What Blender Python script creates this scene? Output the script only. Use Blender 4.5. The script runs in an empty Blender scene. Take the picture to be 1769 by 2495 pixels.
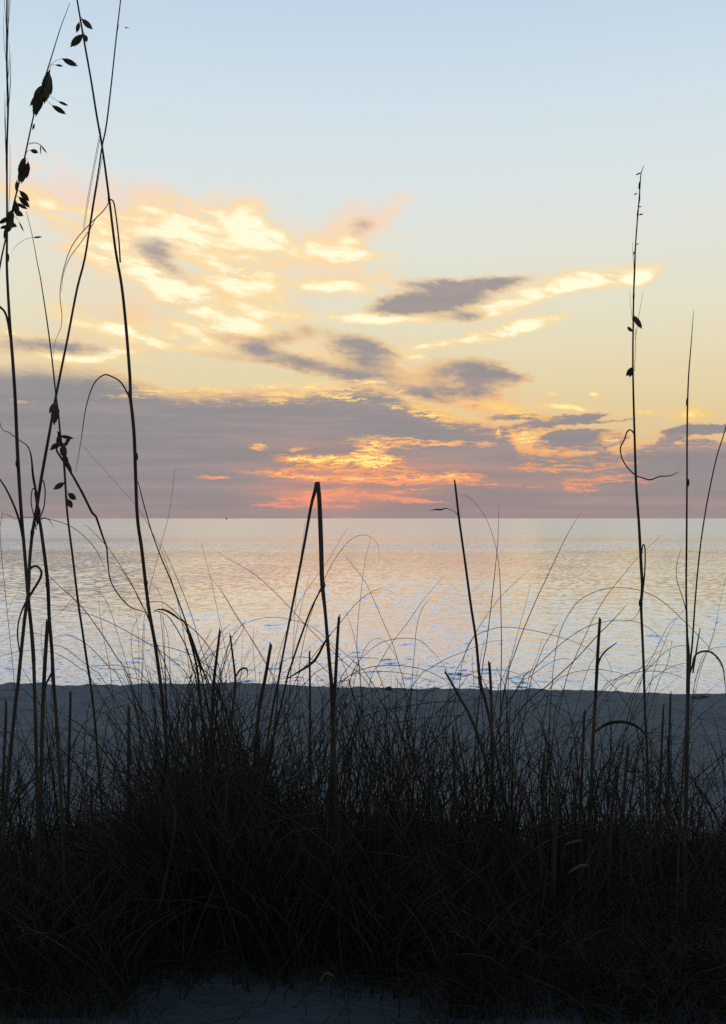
import bpy, math, random
import numpy as np

# ------------------------------------------------------------------ constants
F = 2500.0            # focal length in photograph pixels
PW, PH = 1769.0, 2495.0
HX, HY = 884.5, 1263.0  # view axis x and horizon y in photograph pixels
EYE = 0.85            # camera height over the dune sand
SEA = -2.5            # sea level
R = math.radians
random.seed(11)
rng = np.random.default_rng(11)
S = bpy.context.scene
COL = S.collection

# ------------------------------------------------------------------ camera
cd = bpy.data.cameras.new("camera")
cam = bpy.data.objects.new("camera", cd)
COL.objects.link(cam)
cam.location = (0, 0, EYE)
cam.rotation_euler = (R(90), 0, 0)
cd.sensor_fit = 'VERTICAL'
cd.sensor_height = 24.0
cd.lens = 24.0 * F / PH
cd.shift_y = (HY - PH / 2) / PH
cd.clip_start = 0.05
cd.clip_end = 100000
S.camera = cam

S.view_settings.view_transform = 'Standard'
S.view_settings.look = 'None'
S.view_settings.exposure = 0.0
S.view_settings.gamma = 1.0


def lin(r, g, b, k=1.0):
    def f(c):
        c /= 255.0
        return c / 12.92 if c <= 0.04045 else ((c + 0.055) / 1.055) ** 2.4
    return (f(r) * k, f(g) * k, f(b) * k, 1.0)


# ------------------------------------------------------------------ node helper
class NT:
    def __init__(self, tree):
        self.t = tree
        self.n = tree.nodes
        self.l = tree.links
        tree.nodes.clear()

    def put(self, sock, v):
        if hasattr(v, 'is_output') or isinstance(v, bpy.types.NodeSocket):
            self.l.new(v, sock)
        else:
            sock.default_value = v

    def math(self, op, a, b=None, c=None, clamp=False):
        m = self.n.new('ShaderNodeMath')
        m.operation = op
        m.use_clamp = clamp
        self.put(m.inputs[0], a)
        if b is not None:
            self.put(m.inputs[1], b)
        if c is not None:
            self.put(m.inputs[2], c)
        return m.outputs[0]

    def vm(self, op, a, b=None, scale=None):
        m = self.n.new('ShaderNodeVectorMath')
        m.operation = op
        self.put(m.inputs[0], a)
        if b is not None:
            self.put(m.inputs[1], b)
        if scale is not None:
            self.put(m.inputs['Scale'], scale)
        return m.outputs['Value'] if op in ('LENGTH', 'DOT_PRODUCT') else m.outputs[0]

    def mr(self, v, a, b, c=0.0, d=1.0, kind='SMOOTHSTEP'):
        m = self.n.new('ShaderNodeMapRange')
        m.interpolation_type = kind
        self.put(m.inputs[0], v)
        for i, x in enumerate((a, b, c, d)):
            self.put(m.inputs[1 + i], x)
        return m.outputs[0]

    def xyz(self, x, y, z=0.0):
        m = self.n.new('ShaderNodeCombineXYZ')
        for i, v in enumerate((x, y, z)):
            self.put(m.inputs[i], v)
        return m.outputs[0]

    def sep(self, v):
        m = self.n.new('ShaderNodeSeparateXYZ')
        self.l.new(v, m.inputs[0])
        return m.outputs

    def noise(self, v, scale, detail=4.0, rough=0.5, dim='2D', color=False, dist=0.0):
        m = self.n.new('ShaderNodeTexNoise')
        m.noise_dimensions = dim
        self.l.new(v, m.inputs['Vector'])
        self.put(m.inputs['Scale'], scale)
        m.inputs['Detail'].default_value = detail
        m.inputs['Roughness'].default_value = rough
        m.inputs['Distortion'].default_value = dist
        return m.outputs['Color' if color else 'Fac']

    def mix(self, f, a, b, blend='MIX'):
        m = self.n.new('ShaderNodeMix')
        m.data_type = 'RGBA'
        m.blend_type = blend
        m.clamp_factor = True
        self.put(m.inputs['Factor'], f)
        self.put(m.inputs[6], a)
        self.put(m.inputs[7], b)
        return m.outputs[2]

    def ramp(self, f, stops, interp='LINEAR'):
        m = self.n.new('ShaderNodeValToRGB')
        m.color_ramp.interpolation = interp
        e = m.color_ramp.elements
        while len(e) < len(stops):
            e.new(0.5)
        for i, (p, c) in enumerate(stops):
            e[i].position = p
            e[i].color = c
        self.l.new(f, m.inputs[0])
        return m.outputs[0]

    def curve(self, f, x0, x1, pts):
        m = self.n.new('ShaderNodeFloatCurve')
        c = m.mapping.curves[0]
        ys = [p[1] for p in pts]
        lo, hi = min(ys), max(ys)
        q = [((x - x0) / (x1 - x0), (y - lo) / (hi - lo)) for x, y in pts]
        c.points[0].location = q[0]
        c.points[-1].location = q[-1]
        for x, y in q[1:-1]:
            c.points.new(x, y)
        m.mapping.update()
        u = self.mr(f, x0, x1, 0.0, 1.0, 'LINEAR')
        self.l.new(u, m.inputs['Value'])
        return self.math('MULTIPLY_ADD', m.outputs[0], hi - lo, lo)


def azel(px, py):
    dx = px - HX
    return (math.degrees(math.atan2(dx, F)), math.degrees(math.atan2(HY - py, math.hypot(F, dx))))


DEG = math.degrees(1 / F)   # one photograph pixel in degrees near the view axis

# ------------------------------------------------------------------ world: dusk sky with clouds, laid out by azimuth and elevation
W = bpy.data.worlds.new("World")
S.world = W
W.use_nodes = True
T = NT(W.node_tree)
tc = T.n.new('ShaderNodeTexCoord')
d = tc.outputs['Generated']
sx, sy, sz = T.sep(d)
az = T.math('MULTIPLY', T.math('ARCTAN2', sx, sy), 180 / math.pi)
el = T.math('MULTIPLY', T.math('ARCSINE', sz), 180 / math.pi)
V = T.xyz(az, el)


def EL(py):
    return azel(HX, py)[1]


# clear-sky colour by elevation (0..60 degrees), brightest over the sunken sun
def stops(lst, top):
    return [(max(0.0, min(1.0, EL(y) / top)), lin(*c)) for y, c in lst]


clear = T.ramp(T.math('DIVIDE', el, 40.0, clamp=True), stops([
    (1263, (196, 168, 140)), (1100, (224, 194, 146)), (1000, (229, 207, 160)), (880, (231, 217, 180)), (760, (229, 224, 199)),
    (620, (225, 227, 214)), (450, (219, 228, 228)), (250, (208, 224, 233)), (0, (194, 213, 231)),
    (-420, (124, 147, 185))], 40.0))
# dim upper and landward dusk sky comes from the sky texture
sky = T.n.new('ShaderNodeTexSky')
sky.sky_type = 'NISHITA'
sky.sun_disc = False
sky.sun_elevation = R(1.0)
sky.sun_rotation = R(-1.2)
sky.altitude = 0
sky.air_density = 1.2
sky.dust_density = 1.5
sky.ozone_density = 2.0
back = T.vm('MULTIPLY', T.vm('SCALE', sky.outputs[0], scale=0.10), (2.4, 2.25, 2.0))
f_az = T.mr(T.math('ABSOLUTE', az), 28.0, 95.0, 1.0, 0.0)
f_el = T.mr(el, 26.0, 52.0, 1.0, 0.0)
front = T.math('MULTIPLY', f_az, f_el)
base = clear

# domain warps and noises
wn = T.noise(T.vm('MULTIPLY', V, (0.55, 1.3, 1)), 0.33, 4.0, 0.55, color=True)
V1 = T.vm('ADD', V, T.vm('MULTIPLY', T.vm('SUBTRACT', wn, (0.5, 0.5, 0.5)), (2.0, 0.8, 0)))
wf = T.noise(T.vm('MULTIPLY', V, (1.0, 2.6, 1)), 1.6, 6.0, 0.66, color=True)
V2 = T.vm('ADD', V, T.vm('MULTIPLY', T.vm('SUBTRACT', wf, (0.5, 0.5, 0.5)), (1.1, 0.36, 0)))
# wind-drawn fibre direction: tilts down to the right a little
rot = T.n.new('ShaderNodeMapping')
rot.vector_type = 'TEXTURE'
T.l.new(V1, rot.inputs['Vector'])
rot.inputs['Rotation'].default_value = (0, 0, R(-9))
rot.inputs['Scale'].default_value = (2.0, 0.5, 1)
n_fib = T.noise(rot.outputs[0], 1.0, 9.0, 0.66)
n_puff = T.noise(T.vm('MULTIPLY', V2, (0.6, 1.6, 1)), 1.1, 9.0, 0.66)
n_thin = T.noise(T.vm('MULTIPLY', V2, (0.36, 3.4, 1)), 2.6, 7.0, 0.62)


def field(vec, blobs):
    acc = None
    for i, (x, y, rx, ry, ro, w) in enumerate(blobs):
        if i % 8 == 0 and acc is not None:   # keeps the evaluation in order, which keeps the node stack small
            vec = T.vm('ADD', vec, T.vm('SCALE', T.xyz(acc, acc), scale=1e-7))
        a, e = azel(x, y)
        m = T.n.new('ShaderNodeMapping')
        m.vector_type = 'TEXTURE'
        T.l.new(vec, m.inputs['Vector'])
        m.inputs['Location'].default_value = (a, e, 0)
        m.inputs['Rotation'].default_value = (0, 0, R(-ro))
        m.inputs['Scale'].default_value = (rx * DEG, ry * DEG, 1)
        v = T.mr(T.vm('LENGTH', m.outputs[0]), 0.0, 1.0, w, 0.0)
        acc = v if acc is None else T.math('ADD', acc, v)
    return acc


# x, y, half width, half height (photograph pixels), tilt down to the right, weight
WISPS = [
    (130, 505, 240, 46, 10, .85), (40, 405, 150, 70, 0, .38), (371, 494, 120, 60, 0, .42), (480, 485, 110, 60, 0, .38),
    (416, 560, 250, 85, 4, .85), (540, 520, 170, 70, -8, .5), (624, 552, 95, 75, 0, 1.2), (250, 590, 190, 60, 14, .65),
    (345, 668, 240, 60, 18, 1.1), (448, 712, 130, 56, 24, 1.3), (500, 640, 380, 190, 6, .50), (585, 640, 210, 75, 0, .4),
    (660, 712, 170, 85, 0, .7), (560, 686, 160, 45, 0, .4), (421, 735, 90, 30, 0, .5), (504, 784, 130, 32, 2, 1.2),
    (634, 778, 150, 60, 0, .65), (250, 796, 230, 36, 17, 1.2), (440, 822, 200, 56, 8, 1.15), (610, 800, 260, 60, 8, .3), (150, 650, 150, 40, 0, .22),
    (800, 612, 230, 62, 10, .80), (905, 636, 130, 60, 8, .6), (725, 598, 120, 36, 10, .5),
    (830, 699, 160, 32, 2, 1.35), (935, 684, 60, 34, 20, .7), (870, 777, 200, 24, 3, 1.35), (990, 771, 170, 22, 4, .85),
    (735, 845, 140, 52, 8, .62), (862, 562, 110, 80, -20, .62), (968, 502, 85, 26, -28, .6), (965, 534, 36, 16, 10, .45), (985, 576, 80, 12, -4, .4),
    (1368, 690, 260, 40, -8, .62), (1484, 676, 180, 46, -4, 1.2), (1575, 665, 80, 30, -18, .8), (1250, 735, 250, 36, -11, 1.3), (1160, 770, 150, 26, -4, .8),
    (1215, 808, 260, 28, -10, 1.5), (1285, 792, 110, 26, -8, .7), (1050, 838, 150, 20, -8, .85), (1013, 868, 52, 20, 4, 1.3),
    (996, 921, 90, 30, 10, .75), (1036, 902, 46, 20, 4, .7), (897, 930, 66, 14, 0, .9), (870, 1000, 1, 1, 0, 0),
    (266, 858, 120, 22, 2, 1.4), (215, 874, 210, 16, 2, 1.3), (60, 812, 120, 15, 4, 1.2), (80, 850, 260, 40, 2, .42),
    (1340, 965, 24, 12, 0, 1.1), (1460, 962, 30, 10, 0, 1.1), (1368, 995, 130, 13, 3, 1.4), (1540, 1002, 90, 10, 0, 1.2), (1684, 1006, 90, 24, 0, 1.2),
    (500, 392, 70, 7, -10, .42), (1060, 985, 180, 40, 8, .5), (1230, 992, 150, 32, 10, .75),
]
wis = field(V1, WISPS)
VEIL = [
    (460, 620, 430, 230, 8, .68), (330, 560, 260, 150, 10, .5), (120, 480, 330, 130, 6, .6), (40, 400, 200, 110, 0, .42), (400, 495, 200, 75, 4, .5), (560, 540, 230, 120, -6, .5),
    (640, 720, 260, 120, 4, .55), (330, 790, 420, 90, 10, .6), (140, 640, 260, 90, 0, .35), (800, 620, 290, 85, 8, .6), (862, 556, 150, 100, -20, 1.15), (965, 505, 120, 40, -28, .85), (900, 690, 260, 70, 2, .5),
    (740, 845, 260, 90, 8, .55), (1180, 720, 480, 90, -8, .5), (1130, 810, 320, 50, -8, .4), (1060, 930, 260, 110, 8, .65), (80, 840, 380, 70, 2, .55), (1230, 985, 260, 60, 8, .5), (985, 576, 100, 20, -4, .5),
]
n_soft = T.noise(rot.outputs[0], 0.9, 5.0, 0.50)
n_iso = T.noise(T.vm('MULTIPLY', V1, (0.45, 0.8, 1)), 0.8, 5.0, 0.55)
n_brk = T.math('ADD', T.math('MULTIPLY', n_soft, 0.32), T.math('ADD', T.math('MULTIPLY', n_fib, 0.33), T.math('MULTIPLY', n_iso, 0.40)))
veil = field(V1, VEIL)
vv = T.math('MULTIPLY', veil, T.math('ADD', 1.0, T.math('MULTIPLY', T.math('SUBTRACT', n_brk, 0.51), 6.0)))
a_v = T.mr(vv, 0.02, 1.25, 0.0, 0.92)
wis = field(T.vm('ADD', V1, T.vm('SCALE', T.xyz(a_v, a_v), scale=1e-7)), WISPS)
wv = T.math('MULTIPLY', wis, T.math('ADD', 1.0, T.math('MULTIPLY', T.math('SUBTRACT', n_brk, 0.515), 5.2)))
a_w = T.mr(wv, 0.10, 1.28)
# peach where thin, yellow where thicker, nearly white where the sun comes through; oranger low down
low = T.mr(el, 4.5, 9.5, 1.0, 0.0)
c_veil = T.ramp(T.math('DIVIDE', el, 20.0, clamp=True), stops([
    (1200, (244, 160, 120)), (1000, (248, 190, 140)), (880, (247, 200, 154)), (760, (248, 211, 170)), (620, (250, 217, 184)), (480, (245, 217, 198)), (400, (236, 222, 215))], 20.0))
c_mid = T.mix(low, lin(255, 222, 158), lin(255, 202, 108))
c_hot = T.mix(low, lin(255, 247, 212, 1.08), lin(255, 238, 160, 1.05))
cw2 = T.mix(T.mr(wv, 0.72, 1.6), c_mid, c_hot)
c1 = T.mix(a_v, base, c_veil)
c1 = T.mix(T.math('MULTIPLY', a_w, 0.92), c1, cw2)

# grey-mauve cloud: the low bank with its uneven top, and separate smears above it
EDGE = [(-900, 930), (-300, 900), (0, 888), (150, 893), (270, 905), (370, 940), (480, 956), (600, 952), (700, 955), (800, 944), (900, 936), (955, 950),
        (1010, 985), (1100, 1012), (1190, 1030), (1245, 1045), (1268, 1092), (1400, 1102), (1520, 1092), (1640, 1072), (1769, 1070), (2300, 1050), (2900, 1100)]
edge = T.curve(az, azel(EDGE[0][0], 1263)[0], azel(EDGE[-1][0], 1263)[0], [azel(x, y) for x, y in EDGE])
depth = T.math('SUBTRACT', edge, el)
bank = T.mr(depth, -0.45, 0.75, 0.0, 1.0, 'LINEAR')
lip = T.math('MULTIPLY', T.mr(depth, -0.9, -0.1), T.mr(depth, 0.15, 1.5, 1.0, 0.0))
GREYS = [
    (384, 600, 90, 40, 10, .72), (412, 652, 140, 34, 28, .72), (876, 850, 145, 54, 12, 1.05), (700, 822, 180, 34, -14, .58), (660, 858, 300, 34, 16, .60),
    (820, 905, 260, 40, 10, .55), (1085, 722, 230, 60, -7, 1.1), (1000, 745, 190, 34, -3, .75), (1190, 692, 170, 22, -5, .8), (1130, 772, 110, 24, -5, .75), (1060, 690, 170, 22, 4, .6),
    (880, 552, 62, 40, -20, .62), (1125, 930, 170, 90, 10, .80), (1190, 905, 130, 50, 8, .5), (1245, 916, 120, 24, 12, .5), (985, 955, 190, 46, 12, .6), (930, 900, 120, 30, 10, .45),
    (60, 838, 260, 44, 2, .55), (190, 850, 150, 22, 4, .5), (1385, 1022, 140, 20, -3, 1.2), (1250, 1016, 110, 13, -3, 1.0), (1290, 1042, 90, 17, 0, 1.0), (1440, 1014, 80, 8, -4, .5),
    (1420, 1070, 150, 44, 0, 1.5), (1350, 1086, 90, 24, 0, .9), (1180, 1062, 120, 34, 0, .8), (1640, 1058, 110, 30, -25, .6), (1735, 1046, 160, 17, -2, 1.4), (1700, 1075, 120, 24, 0, .7), (1500, 1025, 110, 8, -4, .6),
    (470, 740, 150, 30, -10, .35), (560, 870, 220, 24, 4, .35),
]
gre = field(T.vm('ADD', V2, T.vm('SCALE', c1, scale=1e-7)), GREYS)
gv = T.math('ADD', T.math('MAXIMUM', T.math('MULTIPLY', bank, 1.0), T.math('MULTIPLY', gre, T.math('ADD', 1.0, T.math('MULTIPLY', T.math('SUBTRACT', n_brk, 0.5), 3.4)))), T.math('MULTIPLY', T.math('SUBTRACT', n_puff, 0.5), T.mr(el, 5.0, 9.0, 1.05, 0.34)))
a_g = T.mr(gv, T.mr(el, 4.6, 8.0, 0.34, 0.12), T.mr(el, 4.6, 8.0, 0.64, 1.12))
rim = T.mr(gv, 0.14, 0.46)
cr = T.ramp(T.math('DIVIDE', el, 20.0, clamp=True), stops([
    (1230, (250, 140, 105)), (1060, (255, 176, 110)), (940, (252, 196, 130)), (760, (252, 214, 150)), (600, (248, 216, 180))], 20.0))
hot_az = T.mr(T.math('ABSOLUTE', T.math('SUBTRACT', az, 1.0)), 4.0, 24.0, 1.0, 0.25)
c2 = T.mix(T.math('MULTIPLY', T.math('MULTIPLY', rim, 0.62), hot_az), c1, cr)
cg = T.ramp(T.math('DIVIDE', el, 20.0, clamp=True), stops([
    (1263, (153, 140, 139)), (1180, (148, 141, 142)), (1060, (145, 141, 144)), (960, (148, 144, 146)), (850, (155, 149, 149)), (700, (160, 152, 152)), (560, (190, 174, 164))], 20.0))
n_str = T.noise(T.vm('MULTIPLY', V2, (0.10, 2.0, 1)), 1.0, 4.0, 0.55)
cg2 = T.mix(T.mr(n_str, 0.45, 0.72, 0.0, 0.55), cg, lin(172, 152, 150))
cg2 = T.mix(T.mr(n_str, 0.50, 0.25, 0.0, 0.5), cg2, T.mix(1.0, cg2, (0.88, 0.90, 0.94, 1), 'MULTIPLY'))
cg2 = T.mix(T.mr(az, -19.0, -2.0, 0.55, 0.0), cg2, T.mix(1.0, cg2, (0.88, 0.96, 1.06, 1), 'MULTIPLY'))
c3 = T.mix(T.math('MULTIPLY', a_g, 0.96), c2, cg2)

# glowing breaks in the bank
STREAKS = [
    (830, 1122, 190, 22, 0, 1.25), (912, 1120, 100, 26, 0, 1.2), (760, 1117, 150, 12, 3, .9), (902, 1096, 70, 26, 0, .95),
    (934, 1140, 150, 16, 4, .85), (810, 1144, 190, 13, 4, .8), (720, 1160, 230, 15, 5, .85), (690, 1146, 60, 9, 0, .7), (910, 1166, 260, 14, 1, 1.0),
    (1075, 1166, 220, 19, 2, .95), (1125, 1155, 70, 16, 0, .7), (960, 1178, 150, 9, 2, .7), (1040, 1192, 110, 6, -2, .6),
    (760, 1213, 170, 26, -6, .85), (812, 1200, 100, 22, -25, .5), (745, 1234, 190, 6, 1, 1.3), (955, 1214, 150, 13, 6, .85), (1025, 1221, 120, 9, 2, .75),
    (966, 1199, 45, 6, 0, .7), (868, 1220, 22, 7, 0, .7), (521, 1164, 60, 9, 0, .95), (632, 1088, 42, 14, 3, .9), (726, 1094, 34, 12, 0, .8), (690, 1122, 60, 8, 0, .5),
    (55, 978, 48, 8, 2, .85), (300, 966, 110, 14, -4, .55), (388, 952, 130, 10, 0, .55), (510, 947, 70, 10, 0, .85), (745, 942, 160, 14, 2, .55), (835, 966, 90, 16, 10, .75), (548, 953, 40, 8, 0, .7), (653, 944, 50, 10, 4, .7), (675, 978, 34, 9, 0, .7), (905, 931, 50, 9, 0, .85), (700, 960, 60, 8, 6, .6), (960, 990, 50, 9, 10, .6),
    (1265, 1003, 170, 22, 12, .85), (1052, 1011, 90, 20, 14, .7), (1282, 1064, 56, 36, 0, 1.5), (1215, 1056, 14, 15, 0, .85), (1340, 1048, 46, 9, 0, .8), (1483, 1068, 46, 24, 0, 1.1),
    (1534, 1066, 46, 16, 0, .65), (1120, 1081, 150, 11, 2, .75), (950, 1078, 200, 28, 2, .75), (1346, 1143, 200, 17, 1, .50), (1506, 1133, 100, 15, -2, .45),
    (1418, 1190, 66, 26, 4, .75), (1470, 1166, 190, 20, -4, .55), (1534, 1172, 160, 16, 4, .42), (1250, 1186, 240, 14, 2, .36), (1330, 1098, 110, 10, 0, .5), (835, 1262, 60, 6, 0, .8),
]
# diffuse glow around the hidden sun
GLOW = [(840, 1150, 420, 130, 2, .62), (780, 1215, 300, 60, 0, .55), (1120, 1165, 420, 70, 0, .42), (1440, 1180, 260, 60, 0, .32), (960, 1220, 260, 40, 2, .3), (1250, 1060, 240, 90, 0, .22)]
glo = field(T.vm('ADD', V2, T.vm('SCALE', c3, scale=1e-7)), GLOW)
gl_a = T.mr(T.math('MULTIPLY', glo, T.math('ADD', 1.0, T.math('MULTIPLY', T.math('SUBTRACT', n_str, 0.5), 2.5))), 0.0, 1.3, 0.0, 0.75)
c3 = T.mix(gl_a, c3, lin(226, 150, 122))
stk = field(T.vm('ADD', V2, T.vm('SCALE', c3, scale=1e-7)), STREAKS)
stk = T.math('ADD', stk, T.math('MULTIPLY', lip, 0.36))
sv = T.math('MULTIPLY', stk, T.math('ADD', 1.0, T.math('MULTIPLY', T.math('SUBTRACT', n_thin, 0.51), 5.6)))
a_s = T.mr(sv, 0.16, 0.85)
cs = T.ramp(T.math('DIVIDE', el, 10.0, clamp=True), stops([
    (1255, (232, 144, 122)), (1215, (250, 156, 126)), (1165, (255, 164, 112)), (1125, (255, 172, 98)), (1085, (252, 182, 122)), (1000, (255, 206, 122)), (930, (254, 214, 160))], 10.0))
cs2 = T.mix(T.math('MULTIPLY', T.mr(sv, 1.0, 1.7), T.mr(el, 1.6, 2.8)), cs, lin(255, 236, 140, 1.05))
c4 = T.mix(T.math('MULTIPLY', a_s, T.math('MULTIPLY', hot_az, 0.95)), c3, cs2)
hz = T.mr(el, 0.0, 0.9, 0.5, 0.0)
c5 = T.mix(hz, c4, lin(160, 140, 141))
c5 = T.mix(T.mr(el, -3.0, -0.3, 1.0, 0.0), c5, lin(60, 60, 64))


# the sky is put together in tiers of elevation, so each ray only works out the clouds that can lie there
def bgd(c):
    b = T.n.new('ShaderNodeBackground')
    T.put(b.inputs['Color'], c)
    return b.outputs[0]


def mixs(f, a, b):
    m = T.n.new('ShaderNodeMixShader')
    T.put(m.inputs[0], f)
    T.l.new(a, m.inputs[1])
    T.l.new(b, m.inputs[2])
    return m.outputs[0]


tier_low = T.math('LESS_THAN', el, 8.3)
tier_mid = T.math('LESS_THAN', el, 17.5)
tier_high = T.math('LESS_THAN', el, 22.5)
sh = mixs(tier_low, bgd(c3), bgd(c5))
sh = mixs(tier_mid, bgd(c1), sh)
sh = mixs(tier_high, bgd(clear), sh)
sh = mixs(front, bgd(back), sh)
wo = T.n.new('ShaderNodeOutputWorld')
T.l.new(sh, wo.inputs['Surface'])
W.cycles.sampling_method = 'MANUAL'
W.cycles.sample_map_resolution = 512
S.cycles.use_denoising = False
S.cycles.max_bounces = 4
S.cycles.diffuse_bounces = 2
S.cycles.glossy_bounces = 2
S.cycles.transmission_bounces = 2

# ------------------------------------------------------------------ sun, just up behind the cloud bank
sd = bpy.data.lights.new("sun", 'SUN')
sd.energy = 0.026
sd.angle = R(22)
sd.color = (1.0, 0.56, 0.30)
sun = bpy.data.objects.new("sun", sd)
COL.objects.link(sun)
sun.location = (-2, 60, 20)
sun.rotation_euler = (R(-88.5), 0, R(-1.2) * -1)

# ------------------------------------------------------------------ building helpers
def tag(o, label=None, cat=None, group=None, kind=None):
    for k, v in (('label', label), ('category', cat), ('group', group), ('kind', kind)):
        if v:
            o[k] = v
    return o


def link_mesh(name, verts, faces, m, parent=None, smooth=True):
    me = bpy.data.meshes.new(name)
    me.from_pydata([tuple(v) for v in verts], [], [tuple(f) for f in faces])
    if smooth:
        me.polygons.foreach_set('use_smooth', [True] * len(me.polygons))
    me.materials.append(m)
    me.update()
    o = bpy.data.objects.new(name, me)
    COL.objects.link(o)
    if parent is not None:
        o.parent = parent
    return o


def np_mesh(name, V_, Q, m, smooth=True):
    me = bpy.data.meshes.new(name)
    me.vertices.add(len(V_))
    me.vertices.foreach_set('co', np.asarray(V_, np.float32).ravel())
    k = Q.shape[1]
    me.loops.add(Q.size)
    me.loops.foreach_set('vertex_index', Q.astype(np.int32).ravel())
    me.polygons.add(len(Q))
    me.polygons.foreach_set('loop_start', np.arange(0, Q.size, k, dtype=np.int32))
    me.polygons.foreach_set('loop_total', np.full(len(Q), k, np.int32))
    me.update(calc_edges=True)
    if smooth:
        me.polygons.foreach_set('use_smooth', np.ones(len(Q), bool))
    me.materials.append(m)
    o = bpy.data.objects.new(name, me)
    COL.objects.link(o)
    return o


def material(name):
    m = bpy.data.materials.new(name)
    m.use_nodes = True
    t = NT(m.node_tree)
    out = t.n.new('ShaderNodeOutputMaterial')
    return m, t, out


def principled(t, out):
    p = t.n.new('ShaderNodeBsdfPrincipled')
    t.l.new(p.outputs[0], out.inputs['Surface'])
    return p


def vnoise(x, y, seed):
    """smooth value noise on arrays, about -1..1"""
    r = np.random.default_rng(seed)
    tab = r.uniform(-1, 1, (256, 256))
    xi, yi = np.floor(x).astype(int), np.floor(y).astype(int)
    fx, fy = x - xi, y - yi
    fx, fy = fx * fx * (3 - 2 * fx), fy * fy * (3 - 2 * fy)
    g = lambda a, b: tab[a % 256, b % 256]
    return (g(xi, yi) * (1 - fx) + g(xi + 1, yi) * fx) * (1 - fy) + (g(xi, yi + 1) * (1 - fx) + g(xi + 1, yi + 1) * fx) * fy


# ------------------------------------------------------------------ sand
CREST = 14.0


def crest_py(px):
    return np.interp(px, [-3000, 0, 300, 600, 700, 900, 1200, 1769, 4000], [1700, 1670, 1668, 1662, 1665, 1674, 1682, 1691, 1705])


def sand_z(x, y, fine=True):
    x = np.asarray(x, float)
    y = np.asarray(y, float)
    pxc = HX + x / CREST * F
    zc = EYE - (crest_py(pxc) - HY) / F * CREST
    t = np.clip((y - 2.7) / (CREST - 2.7), 0, 1)
    z = zc * (t * 0.92 + 0.08 * t * t)
    over = np.clip(y - CREST, 0, None)
    z = z - 0.30 * np.minimum(over, 5.5) - 0.05 * np.clip(over - 5.5, 0, 200)
    z = z + 0.05 * np.exp(-((x + 0.25) / 0.5) ** 2 - ((y - 2.35) / 0.45) ** 2)
    z = z + 0.15 * np.clip(-y, 0, 6) * 0.3
    if fine:
        w = np.clip((y - 1.0) / 2.0, 0.35, 1)
        z = z + w * (0.022 * vnoise(x * 1.1, y * 1.1, 1) + 0.016 * vnoise(x * 3.1 + 9, y * 2.3, 2) + 0.012 * vnoise(x * 7.3, y * 6.1, 3) + 0.005 * vnoise(x * 17, y * 15, 4))
        z = z + np.exp(-((y - CREST) / 0.35) ** 2) * (0.018 * vnoise(x * 4.3, y * 2, 21) + 0.012 * vnoise(x * 11, y * 3, 22))
        z = z - 0.02 * np.clip(vnoise(x * 2.6 + 40, y * 1.7 + 11, 5) - 0.45, 0, 1)
    return z


mS, t, out = material("dusk_sand")
p = principled(t, out)
g = t.n.new('ShaderNodeNewGeometry').outputs['Position']
n1 = t.noise(g, 1.3, 5, 0.6, '3D')
n2 = t.noise(g, 260.0, 3, 0.7, '3D')
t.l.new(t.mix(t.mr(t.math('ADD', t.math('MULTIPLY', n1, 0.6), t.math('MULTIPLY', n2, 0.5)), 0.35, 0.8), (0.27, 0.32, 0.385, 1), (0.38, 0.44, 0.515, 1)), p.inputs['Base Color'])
p.inputs['Roughness'].default_value = 0.95
p.inputs['Specular IOR Level'].default_value = 0.15
bm_ = t.n.new('ShaderNodeBump')
bm_.inputs['Strength'].default_value = 0.8
bm_.inputs['Distance'].default_value = 0.045
nb = t.noise(t.vm('MULTIPLY', g, (1.0, 1.6, 1.0)), 11.0, 7, 0.68, '3D')
t.l.new(nb, bm_.inputs['Height'])
t.l.new(bm_.outputs[0], p.inputs['Normal'])


def axis(breaks):
    a = []
    for x0, x1, st in breaks:
        a += list(np.arange(x0, x1 - 1e-6, st))
    a.append(breaks[-1][1])
    return np.array(a)


xs = axis([(-400, -60, 20), (-60, -12, 2), (-12, -7, 0.25), (-7, 7, 0.045), (7, 12, 0.25), (12, 60, 2), (60, 400, 20)])
ys = axis([(-60, -6, 3), (-6, 1.2, 0.3), (1.2, 6, 0.045), (6, 13.2, 0.06), (13.2, 14.6, 0.03), (14.6, 22, 0.3), (22, 60, 4)])
X, Y = np.meshgrid(xs, ys)
Z = sand_z(X, Y)
nx, ny = len(xs), len(ys)
idx = np.arange(nx * ny).reshape(ny, nx)
Q = np.stack([idx[:-1, :-1], idx[:-1, 1:], idx[1:, 1:], idx[1:, :-1]], -1).reshape(-1, 4)
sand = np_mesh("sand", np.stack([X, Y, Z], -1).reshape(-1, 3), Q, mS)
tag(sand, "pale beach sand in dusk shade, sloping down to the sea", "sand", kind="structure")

# ------------------------------------------------------------------ sea
mW, t, out = material("sea_water")
g = t.n.new('ShaderNodeNewGeometry').outputs['Position']
gx, gy, gz = t.sep(g)
gl = t.n.new('ShaderNodeBsdfGlossy')
gl.distribution = 'GGX'
gl.inputs['Color'].default_value = (0.91, 0.93, 1.0, 1)
df = t.n.new('ShaderNodeBsdfDiffuse')
df.inputs['Color'].default_value = (0.05, 0.10, 0.14, 1)
fr = t.n.new('ShaderNodeFresnel')
fr.inputs['IOR'].default_value = 2.4
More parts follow.
